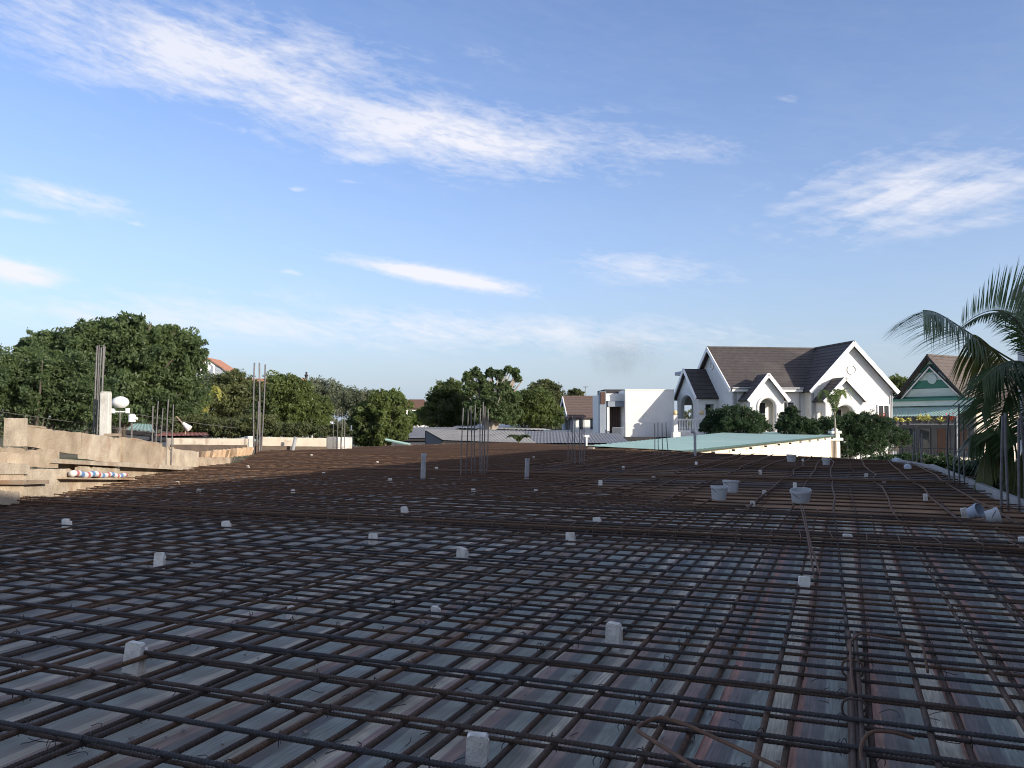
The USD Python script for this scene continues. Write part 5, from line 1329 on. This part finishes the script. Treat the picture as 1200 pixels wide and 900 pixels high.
tree('greyish_tree', 'hazy brownish grey far tree just left of the bushy yellow green tree',
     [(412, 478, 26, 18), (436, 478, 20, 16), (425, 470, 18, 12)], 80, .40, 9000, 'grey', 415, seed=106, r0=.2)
tree('bushy_tree', 'bushy yellow green tree left of the sheds, reaching down to the slab edge',
     [(447, 490, 26, 26), (455, 472, 18, 14), (432, 498, 20, 20), (462, 505, 18, 16), (440, 512, 24, 16)], 33, .25, 26000, 'mid', 446, seed=107, r0=.14)
tree('shrub_tree', 'low olive scrub showing behind the cream wall, left of the rounded tree',
     [(300, 500, 26, 12), (262, 502, 30, 12), (225, 502, 26, 14)], 30, .18, 12000, 'olive', 270, seed=108, r0=.06, cat='shrub')
tree('round_tree', 'dense green tree left of the tall clumpy tree at centre',
     [(525, 478, 26, 26), (510, 490, 18, 16), (540, 488, 18, 18), (527, 460, 16, 13), (548, 492, 14, 14)], 62, .32, 22000, 'mid', 525, seed=109, r0=.22)
tree('low_tree', 'low green tree in front of the far house at the left of the sheds',
     [(485, 493, 16, 9), (500, 490, 14, 11)], 70, .32, 7000, 'bright', 490, seed=110, r0=.12)
tree('clumpy_tree', 'tall dark tree at centre with separate leaf clumps against the sky',
     [(548, 443, 6.7, 7.4), (558, 438, 5.9, 6.7), (575, 438, 6.7, 5.9), (586, 441, 5.9, 7.4), (596, 434, 5.2, 4.4), (604, 438, 5.2, 5.9), (607, 445, 4.4, 4.4), (552, 458, 8.9, 10.4), (570, 458, 10.4, 10.4), (590, 458, 9.6, 10.4), (600, 468, 10.8, 10.8), (575, 475, 18.0, 16.2), (560, 482, 14.4, 14.4), (590, 486, 18.0, 12.6), (565, 446, 5.2, 6.7)],
     58, .34, 24000, 'deep', 572, seed=111, r0=.34, clump=.40, fill=.2, bark=M_PALEBARK)
tree('leafy_tree', 'leafy green tree right of the tall clumpy tree',
     [(625, 480, 24, 22), (608, 488, 18, 16), (640, 490, 20, 16), (612, 472, 12, 12)], 60, .32, 20000, 'mid', 622, seed=112, r0=.2)
tree('far_tree', 'taller far tree behind, left of the brown roofed house',
     [(636, 460, 16, 14), (648, 464, 12, 14), (628, 468, 14, 12), (640, 476, 22, 14)], 95, .45, 13000, 'olive', 638, seed=113, r0=.25)
tree('far_tree', 'small far tree showing over the brown roofed house', [(675, 463, 9, 6)], 130, .5, 2500, 'olive', 675, seed=114, r0=.15)
tree('far_tree', 'far tree top showing between the white villa and the green gabled house', [(1052, 452, 16, 10), (1065, 462, 16, 12)], 120, .5, 5000, 'mid', 1054, seed=115, r0=.2)
tree('round_bush', 'round dark green bush in front of the left part of the white villa',
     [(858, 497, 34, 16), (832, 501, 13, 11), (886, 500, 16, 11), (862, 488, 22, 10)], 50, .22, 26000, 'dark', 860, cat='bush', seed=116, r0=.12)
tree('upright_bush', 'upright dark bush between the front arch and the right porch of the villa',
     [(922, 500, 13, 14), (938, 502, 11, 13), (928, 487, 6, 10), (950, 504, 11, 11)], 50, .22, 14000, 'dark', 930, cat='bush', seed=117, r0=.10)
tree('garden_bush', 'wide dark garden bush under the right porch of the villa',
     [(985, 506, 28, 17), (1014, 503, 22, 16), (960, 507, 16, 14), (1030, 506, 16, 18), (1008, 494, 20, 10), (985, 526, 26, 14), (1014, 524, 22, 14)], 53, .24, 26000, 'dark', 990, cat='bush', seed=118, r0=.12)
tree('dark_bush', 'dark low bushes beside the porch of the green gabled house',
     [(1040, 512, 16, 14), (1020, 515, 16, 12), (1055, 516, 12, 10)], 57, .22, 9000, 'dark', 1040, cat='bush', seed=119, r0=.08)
tree('shade_hedge', 'dark hedge just beyond the far right corner of the slab',
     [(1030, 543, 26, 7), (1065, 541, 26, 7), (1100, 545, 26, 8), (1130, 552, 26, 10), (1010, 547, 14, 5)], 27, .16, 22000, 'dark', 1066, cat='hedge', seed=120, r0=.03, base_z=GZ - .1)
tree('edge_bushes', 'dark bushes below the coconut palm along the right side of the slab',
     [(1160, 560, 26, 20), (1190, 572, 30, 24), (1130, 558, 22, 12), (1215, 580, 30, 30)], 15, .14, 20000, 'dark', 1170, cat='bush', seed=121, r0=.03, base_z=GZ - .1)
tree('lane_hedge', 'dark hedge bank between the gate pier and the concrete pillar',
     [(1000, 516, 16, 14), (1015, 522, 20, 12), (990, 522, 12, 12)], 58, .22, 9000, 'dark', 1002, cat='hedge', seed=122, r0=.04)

tree('undergrowth', 'dark undergrowth filling the gap behind the upstand wall, below the rounded tree',
     [(300, 506, 20, 9), (325, 506, 22, 10), (352, 506, 20, 10), (380, 507, 14, 8), (275, 507, 20, 8), (245, 507, 20, 8), (400, 506, 12, 8)], 31, .17, 13000, 'olive', 330, cat='undergrowth', seed=123, r0=.03, base_z=GZ - .1)
# a belt of far trees that closes the view
rg = np.random.default_rng(140); pts = []
for k in range(150):
    az = -0.75 + 1.5 * k / 169 + rg.normal(0, .004); dd = rg.uniform(170, 230)
    h = rg.uniform(3.2, 5.6); c = np.array([math.tan(az) * dd, dd, GZ + h * .5])
    m = 340; qv = rg.normal(size=(m, 3)); qv /= np.linalg.norm(qv, axis=1, keepdims=True); qv *= rg.uniform(.3, 1, (m, 1)) ** .5
    pts.append(c + qv * [rg.uniform(2.5, 4.5), 2.5, h * .55])
pts = np.vstack(pts)
v, f = leaves(pts, 1.0, rg, .1, .6)
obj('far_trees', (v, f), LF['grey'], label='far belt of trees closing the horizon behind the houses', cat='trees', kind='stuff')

# ------------------------------------------------------------------ fronds
def frond(ctrl, length, rg, n=46, tip=0.25, lean=None, width=.036, droop=0.7, r=.014, side=(1, 1), spread=0.75, root=0.12, curl=1.0):
    """A pinnate leaf: rachis through the control points, leaflets along both sides that bend under their weight."""
    ctrl = np.asarray(ctrl, float); m = len(ctrl)
    from scipy.interpolate import CubicSpline
    cs = CubicSpline(np.linspace(0, 1, m), ctrl); t = np.linspace(0, 1, 40); p = cs(t)
    rach = MB().tube(p, np.linspace(r, r * .25, 40), 6).mesh()
    mb = MB()
    for i in range(n):
        u = root + (1 - root) * (i + .5) / n
        o = cs(u); d = cs(u, 1); d /= np.linalg.norm(d)
        sd = np.cross(d, [0, 0, 1.0]); sd /= np.linalg.norm(sd) + 1e-9; up = np.cross(sd, d)
        L0 = length * (tip + (1 - tip) * math.sin(math.pi * min(1, (.18 + .82 * u)) ** .9)) if u > .5 else length * min(1.0, .55 + u)
        for sgn, on in ((1, side[0]), (-1, side[1])):
            if not on: continue
            L = L0 * rg.uniform(.85, 1.1) * on
            q = d * (spread + .25 * u) + sgn * sd * .9 + up * .32 + rg.normal(size=3) * .05
            if lean is not None: q = q + np.asarray(lean) * 1.0
            q /= np.linalg.norm(q)
            w = np.cross(q, up + rg.normal(size=3) * .15); w /= np.linalg.norm(w) + 1e-9
            s = np.array([0, .3, .65, 1.0]); c = o + q * (s * L)[:, None] + np.array([0, 0, -1.0]) * (droop * L * s ** 2 * curl * rg.uniform(.7, 1.2))[:, None]
            hw = width * np.array([.35, 1.0, .7, .05]) * .5
            mb.grid(np.stack([c - w * hw[:, None], c + w * hw[:, None]], 1))
    return rach, mb.mesh()

M_RACHIS = look('frond_rib', (0.20, 0.21, 0.10), (0.14, 0.13, 0.07), scale=8, rough=.6)
LEAFP = leaf_look('palm_leaf', (0.050, 0.080, 0.028), (0.125, 0.17, 0.062), .35, .34, pale=(0.17, 0.20, 0.115))
LEAFS = leaf_look('palm_leaf_sheen', (0.14, 0.19, 0.10), (0.25, 0.31, 0.18), .35, .32, pale=(0.34, 0.39, 0.27))  # paler copy: backlit gloss of the fronds put into the leaf colour
LEAFO = leaf_look('palm_leaf_olive', (0.13, 0.14, 0.04), (0.27, 0.27, 0.085), .35, .5, pale=(0.18, 0.17, 0.07))
d = 10.5
cr = P(1214, 432, d)
pt = thing('coconut_palm', 'coconut palm with arching fronds at the right edge of the slab', 'palm', (cr[0], cr[1], GZ - .1))
org = np.array([cr[0], cr[1], GZ - .1])
rg = np.random.default_rng(150)
hgt = cr[2] - GZ
s = np.linspace(0, 1, 24)[:, None]
tr = np.array([0.55, .5, 0]) * (1 - s) ** 2 + np.array([0, 0, hgt]) * s
obj('trunk', MB().tube(tr, .15 + .05 * (1 - s[:, 0]) ** 3 + .010 * (np.arange(24) % 2), 12).mesh(), M_PALEBARK, pt, smooth=40)
fr = [([cr, P(1204, 390, 10.40), P(1176, 364, 10.25), P(1127, 384, 10.10)], .86, LEAFS, dict(lean=(-.12, 0, 1.1), droop=.05, n=84, tip=.35, spread=.25, side=(0, 1.0), width=.017, root=.12)),
      ([cr, P(1204, 393, 10.43), P(1176, 367, 10.28), P(1127, 386, 10.12)], .30, LEAFP, dict(lean=(-.5, 0, -.6), droop=.5, n=60, tip=.3, spread=.7, width=.022, root=.2)),
      ([cr, P(1184, 420, 10.30), P(1135, 388, 10.00), P(1104, 368, 9.80), P(1084, 363, 9.60)], .86, LEAFS, dict(lean=(-.4, -.1, -.75), droop=.35, n=90, tip=.8, spread=.7, side=(.75, 1.0), width=.017, root=.40)),
      ([cr, P(1186, 426, 10.10), P(1160, 404, 9.95), P(1142, 392, 9.85)], .46, LEAFO, dict(lean=(0, 0, -1.2), droop=.8, n=40, tip=.85, spread=.2, width=.034, root=.3)),
      ([cr, P(1192, 434, 9.90), P(1168, 448, 9.60), P(1150, 482, 9.40)], .62, LEAFP, dict(lean=(-.35, 0, -.25), droop=.4, n=50, tip=.5, width=.022)),
      ([cr, P(1194, 445, 9.80), P(1178, 472, 9.50), P(1168, 508, 9.30)], .62, LEAFP, dict(lean=(-.5, 0, -.1), droop=.35, n=50, tip=.5, width=.022)),
      ([cr, P(1198, 424, 9.70), P(1176, 426, 9.40), P(1152, 446, 9.20)], .55, LEAFP, dict(lean=(-.3, 0, -.4), droop=.5, n=46, tip=.5, width=.022)),
      ([cr, P(1212, 460, 9.70), P(1202, 490, 9.40), P(1196, 515, 9.30)], .58, LEAFP, dict(lean=(-.6, 0, -.1), droop=.35, n=44, tip=.5, width=.022)),
      ([cr, P(1205, 400, 10.70), P(1195, 370, 10.90), P(1184, 376, 11.30)], .55, LEAFP, dict(droop=.5, n=44, tip=.5, width=.02)),
      ([cr, P(1232, 400, 10.70), P(1255, 390, 10.90), P(1275, 410, 11.10)], .6, LEAFP, dict(droop=.6, n=40, width=.022)),
      ([cr, P(1225, 385, 10.50), P(1230, 345, 10.50), P(1234, 310, 10.40)], .7, LEAFP, dict(droop=.4, n=46, width=.022)),
      ([cr, P(1230, 440, 10.20), P(1242, 470, 10.00), P(1248, 515, 9.80)], .6, LEAFP, dict(droop=.6, n=40, width=.022)),
      ([cr, P(1195, 490, 10.10), P(1165, 505, 9.90), P(1136, 512, 9.80)], .50, LEAFP, dict(lean=(-.1, 0, -.9), droop=.7, n=34, tip=.5, root=.45, width=.03)),
      ([P(1212, 450, 10.40), P(1192, 500, 10.10), P(1165, 515, 10.00), P(1150, 565, 9.90)], .40, LEAFO, dict(lean=(0, 0, -1.6), droop=.5, n=44, tip=.6, spread=.3, root=.48, width=.045)),
      ([P(1212, 450, 10.40), P(1200, 520, 10.20), P(1192, 540, 10.10), P(1185, 580, 10.00)], .42, LEAFO, dict(lean=(0, 0, -1.4), droop=.5, n=40, tip=.6, spread=.3, root=.5, width=.045))]
for ctrl, L, mt, kw in fr:
    a, b = frond(np.array(ctrl) - org, L, rg, **kw)
    fp = obj('frond', b, mt, pt)
    obj('rib', a, M_RACHIS, fp, smooth=True)

def small_palm(label, px, py_top, py_base, d, nf, L, mat, seed, stem=True, name='young_palm', droop=.5, up=1.0):
    rg = np.random.default_rng(seed); top = P(px, py_base, d); org = np.array([top[0], top[1], GZ - .1])
    t = thing(name, label, 'palm', org)
    H = (py_base - py_top) / FPX * d
    if stem: obj('stem', MB().tube([(0, 0, 0), (0.02, 0, (top[2] - org[2]) * .5), (0, 0, top[2] - org[2])], [.09, .07, .06], 8).mesh(), M_PALEBARK, t, smooth=True)
    for k in range(nf):
        a = k * 2.4 + rg.normal(0, .2); dr = np.array([math.cos(a), math.sin(a), 0]); b0 = np.array([0, 0, top[2] - org[2]])
        h = H * rg.uniform(.75, 1.0)
        R = L * rg.uniform(.7, 1.1)
        pts = [b0, b0 + dr * R * .25 + [0, 0, h * .6 * up], b0 + dr * R * .6 + [0, 0, h * .95 * up], b0 + dr * R + [0, 0, h * .7 * up]]
        x, y = frond(pts, R * .45, rg, n=22, width=.06, droop=droop)
        fp = obj('frond', y, mat, t); obj('rib', x, M_RACHIS, fp, smooth=True)
small_palm('young palm with upright yellowish fronds between the broad tree and the feathery tree', 240, 446, 498, 38, 9, 1.0, LF['yellow'], 160, stem=True, up=1.0)
small_palm('small light green garden palm before the right porch of the villa', 978, 454, 490, 50, 9, 1.1, LF['bright'], 161, stem=True)
small_palm('small leafy plant on the near edge of the tan and grey shed roofs', 608, 509, 519, 30, 10, .45, LF['mid'], 162, stem=True, name='leafy_plant')

# ------------------------------------------------------------------ smaller things between the houses
def hanging_pot(px, py, d, col, label, size=.16):
    rg = np.random.default_rng(int(px * 7)); c = P(px, py, d)
    t = thing('flower_pot', label, 'flower pot', c, 0, 'potted flowers hung along the porch of the green house')
    obj('pot', MB().lathe([(0, -.22), (.11, -.22), (.16, 0), (.17, .03), (.14, .03), (0, 0)], seg=12).mesh(), M_DARK, t, smooth=35)
    q = rg.normal(size=(70, 3)) * [size, size, size * .7] + [0, 0, .15]
    v, f = leaves(q, .10, rg, .1, .5); obj('foliage', (v, f), LF['mid'], t, kind='stuff')
    q = rg.normal(size=(60, 3)) * [size, size, size * .8] + [0, -.04, .2]
    v, f = leaves(q, .13, rg, .0, .95); obj('blossoms', (v, f), col, t, kind='stuff')
    obj('hanger', MB().tube([(0, 0, .03), (.0, 0, .9)], .012, 5).mesh(), M_START, t)
M_RED = look('red_petals', (0.50, 0.035, 0.03), (0.38, 0.025, 0.025), scale=20, rough=.6)
M_YEL = look('yellow_petals', (0.55, 0.50, 0.12), (0.42, 0.40, 0.10), scale=20, rough=.6)
M_PINK = look('pale_petals', (0.6, 0.55, 0.5), (0.5, 0.45, 0.42), scale=20, rough=.6)
for px, py, c, lab, sz in ((1033, 493, M_RED, 'bright red flower pot at the left end of the porch', .22), (1039, 498, M_PINK, 'white flower pot just right of the left red one', .12), (1050, 494, M_YEL, 'first small yellow flower pot from the left', .07),
                           (1056, 495, M_YEL, 'second small yellow flower pot from the left', .07), (1064, 495, M_YEL, 'third small yellow flower pot from the left', .08), (1078, 493, M_YEL, 'larger yellow flower pot left of the biggest one', .13),
                           (1086, 493, M_YEL, 'biggest yellow flower pot near the middle of the porch', .15), (1101, 494, M_YEL, 'yellow flower pot left of the right red one', .13), (1112, 492, M_RED, 'red flower pot near the right end of the porch', .15), (1119, 491, M_PINK, 'white flower pot at the right end of the porch', .10)):
    hanging_pot(px, py, 62.5, c, lab, sz)
# concrete pillar with wires and rails
def post(name, label, px, pyt, pyb, d, w, mat, cap=True):
    p, b = P(px, pyt, d), P(px, pyb, d)
    t = thing(name, label, 'post', (p[0], p[1], 0))
    obj('shaft', MB().box((0, 0, (p[2] + b[2]) / 2), (w, w, p[2] - b[2]), .2, .01).mesh(), mat, t)
    if cap: obj('cap', MB().box((0, 0, p[2] + .04), (w * 1.15, w * 1.15, .08), .2, .015).mesh(), mat, t)
    return t
post('concrete_pillar', 'concrete pillar standing in front of the porch of the green house', 1023, 507, 534, 56, .36, M_POST)
a, b = P(987, 518, 52), P(1020, 523, 56)
t = thing('pipe_rail', 'grey pipe rail running from the gate pier to the concrete pillar', 'rail')
obj('rail', MB().tube([a, b], .07, 8).mesh(), M_PVC, t, smooth=True)
for k in (.15, .6): q_ = a + (b - a) * k; obj('post', MB().tube([q_ - [0, 0, .09], np.array([*q_[:2], GZ])], .05, 8).mesh(), M_PVC, t, smooth=True)
# low yard wall before the porch
wl = thing('yard_wall', 'low dark wall with planting along the front of the green house yard', 'wall')
a, b = P(1040, 517, 60), P(1215, 522, 52)
ax = (b - a); ax[2] = 0; ax /= np.linalg.norm(ax); n_ = np.array([-ax[1], ax[0], 0])
a0, b0 = np.array([*a[:2], GZ]), np.array([*b[:2], GZ])
obj('wall', MB().slab([a0, b0, b0 + [0, 0, .45], a0 + [0, 0, .45]], n_ * .15).mesh(), M_SHEDWALL, wl)
m = MB()
for k in range(45): q_ = a0 + (b0 - a0) * k / 44 + n_ * .07; m.tube([q_ + [0, 0, .45], q_ + [0, 0, 1.25]], .018, 5)
m.tube([a0 + [0, 0, 1.2] + n_ * .07, b0 + [0, 0, 1.2] + n_ * .07], .025, 5)
obj('railing', m.mesh(), M_DARK, wl)
# white lamp globe and cowl before the trees at left
D = 24.0; c = P(141, 472, D)
t = thing('white_globe', 'white round globe on a bracket in front of the trees behind the white post', 'lamp', (c[0], c[1], 0))
obj('globe', MB().lathe([(0, c[2] - .16), (.12, c[2] - .15), (.22, c[2] - .06), (.24, c[2] + .02), (.20, c[2] + .11), (.10, c[2] + .17), (0, c[2] + .19)], seg=20).mesh(), M_WHITE, t, smooth=True)
obj('bracket', MB().tube([(-.2, 0, c[2] - .26), (.25, 0, c[2] - .26)], .022, 8).box((-.2, 0, c[2] - .23), (.09, .09, .14)).box((.22, 0, c[2] - .23), (.09, .09, .14)).mesh(), M_TRIM, t)
obj('pole', MB().tube([(0, 0, GZ), (0, 0, c[2] - .22)], .022, 8).mesh(), M_START, t)
c = P(155, 490, D)
t = thing('roof_cowl', 'small white cowl on a pipe above the teal roof at left', 'vent', (c[0], c[1], 0))
obj('cowl', MB().lathe([(0.05, c[2] - .12), (.10, c[2] - .11), (.10, c[2] + .08), (.06, c[2] + .11), (0, c[2] + .12)], seg=14).mesh(), M_TRIM, t, smooth=40)
obj('spout', MB().tube([(.06, 0, c[2] + .02), (.16, 0, c[2] - .02)], .035, 8).mesh(), M_TRIM, t)
obj('pipe', MB().tube([(0, 0, GZ), (0, 0, c[2] - .11)], .025, 8).mesh(), M_START, t)
D = 29.0
M_TEALR = look('teal_sheet', (0.30, 0.42, 0.38), (0.24, 0.35, 0.31), scale=1, rough=.6)
shed('shed with a pale teal sheet roof below the broad tree at left', P(148, 503, D), P(182, 506, D), P(178, 497, D + 3), P(158, 496, D + 3), M_TEALR, M_SHEDWALL)
shed('low shed with a red sheet roof behind the left cream wall', P(180, 511, 27), P(246, 510, 27), P(240, 504.5, 31), P(196, 505, 31), look('red_sheet', (0.28, 0.095, 0.065), (0.21, 0.08, 0.06), scale=1.2, rough=.7), M_SHEDWALL)
a, b = P(207, 488, 28), P(218, 500, 28)
t = thing('white_lamp', 'white lamp head on a thin slanting arm above the red roof', 'lamp', (0, 0, 0))
obj('arm', MB().tube([a, b, P(218, 512, 28)], .02, 6).mesh(), M_TIMBER, t)
obj('head', MB().tube([P(215, 496, 28), P(223, 502.5, 28)], [.05, .11], 10).mesh(), M_TRIM, t, smooth=40)
# white pipe with a tee top
c = P(687, 516, 26.5)
t = thing('white_vent_pipe', 'white vent pipe with a tee top between the dark roof and the green roof', 'pipe', (c[0], c[1], 0))
obj('pipe', MB().tube([(0, 0, GZ), (0, 0, c[2] + .12)], .03, 10).mesh(), M_TRIM, t, smooth=True)
obj('tee', MB().tube([(-.09, 0, c[2] + .13), (.09, 0, c[2] + .13)], .045, 10).mesh(), M_TRIM, t, smooth=40)
# street lamp among the trees
c0, c1 = P(366, 485, 60), P(366, 462, 60)
t = thing('street_lamp', 'pale street lamp pole bent over at the top among the trees left of centre', 'street lamp')
obj('pole', MB().tube([np.array([*c0[:2], GZ]), c1, c1 + [-.05, 0, .2], c1 + [-.3, 0, .32]], .06, 8).mesh(), M_POST, t, smooth=True)
obj('lamp_head', MB().box(c1 + [-.5, 0, .31], (.5, .2, .1), 0, .02).mesh(), M_TRIM, t)
# aerial
c0, c1 = P(686, 466, 95), P(686, 453, 95)
t = thing('aerial', 'thin television aerial above the brown roofed house', 'aerial')
obj('mast', MB().tube([np.array([*c0[:2], GZ]), c1], .04, 6).mesh(), M_START, t)
m = MB()
for k in range(5): m.tube([c1 + [-.32 + .05 * k, -.3 + .15 * k, -.05], c1 + [.32 - .05 * k, -.3 + .15 * k, -.05]], .02, 5)
m.tube([c1 + [0, -.4, -.05], c1 + [0, .4, -.05]], .025, 5)
obj('antenna', m.mesh(), M_START, t)
# overhead wires at left
for k, (p0, p1, lab) in enumerate(((P(-20, 479, 24), P(330, 512, 34), 'upper thin wire sagging in front of the left trees'), (P(150, 484, 26), P(470, 513, 36), 'lower thin wire from the broad tree toward the sheds'), (P(120, 500, 27), P(330, 505, 33), 'thin wire low over the red roof'))):
    s = np.linspace(0, 1, 30)[:, None]; p = p0 + (p1 - p0) * s; p[:, 2] -= .35 * 4 * (s * (1 - s))[:, 0] * .6
    obj('overhead_wire', MB().tube(p, .007, 5).mesh(), M_START, label=lab, cat='wire')
# green strip and thin bare twigs over the broad tree
t = thing('green_beam', 'pale green sheet edge slanting down behind the bushy yellow green tree', 'beam')
obj('beam', MB().tube([P(452, 515, 30), P(481, 521, 30)], .05, 6).mesh(), M_TEALR, t)
obj('post', MB().tube([P(478, 521, 30), np.array([*P(478, 521, 30)[:2], GZ])], .05, 6).mesh(), M_DARK, t)

# ------------------------------------------------------------------ smoke drifting behind the white houses
s = trimesh.creation.icosphere(4); v = np.array(s.vertices)
v = v * (0.8 + 0.5 * (meshkit.fbm(v * 1.4 + 3, 3, 9) - .5))[:, None]
c = P(735, 415, 100); k = 100 / FPX
v = v * [68 * k, 5.0, 46 * k] + c
g = G_()
pos = g.add('geometry', 'position')
nn = g.add('noise_texture', 'fac', {'vector': g.add('mapping', 'vector', {'vector': pos}, mapping_type='point', scale=(0.42, 0.3, 0.26))}, scale=1.0, detail=5.0, roughness=.6, distortion=.6)
# thin out from the plume's two columns
d1 = g.add('vector_math', 'value', {'vector1': g.add('mapping', 'vector', {'vector': g.add('vector_math', 'vector', {'vector1': pos, 'vector2': tuple(P(728, 420, 100))}, math_type='subtract')}, mapping_type='point', scale=(1 / (62 * k), 1 / 4.6, 1 / (40 * k)))}, math_type='length')
m1 = g.add('map_range', 'result', {'value': d1}, range_type='smoothstep', from_min=1.0, from_max=0.25, clamp=True)
dens = g.math('multiply', m1, g.add('map_range', 'result', {'value': nn}, from_min=.40, from_max=.72, to_min=0.0, to_max=0.13, clamp=True))
pv = g.add('principled_volume', 'volume', {'density': dens}, color=(0.36, 0.36, 0.37))
M_SMOKE = usdkit.material(stage, '/World/Looks/smoke_look', g.n, g.l, volume=pv)
obj('smoke', (v, np.array(s.faces)), M_SMOKE, label='faint grey smoke rising behind the flat roofed white house', cat='smoke', kind='stuff')
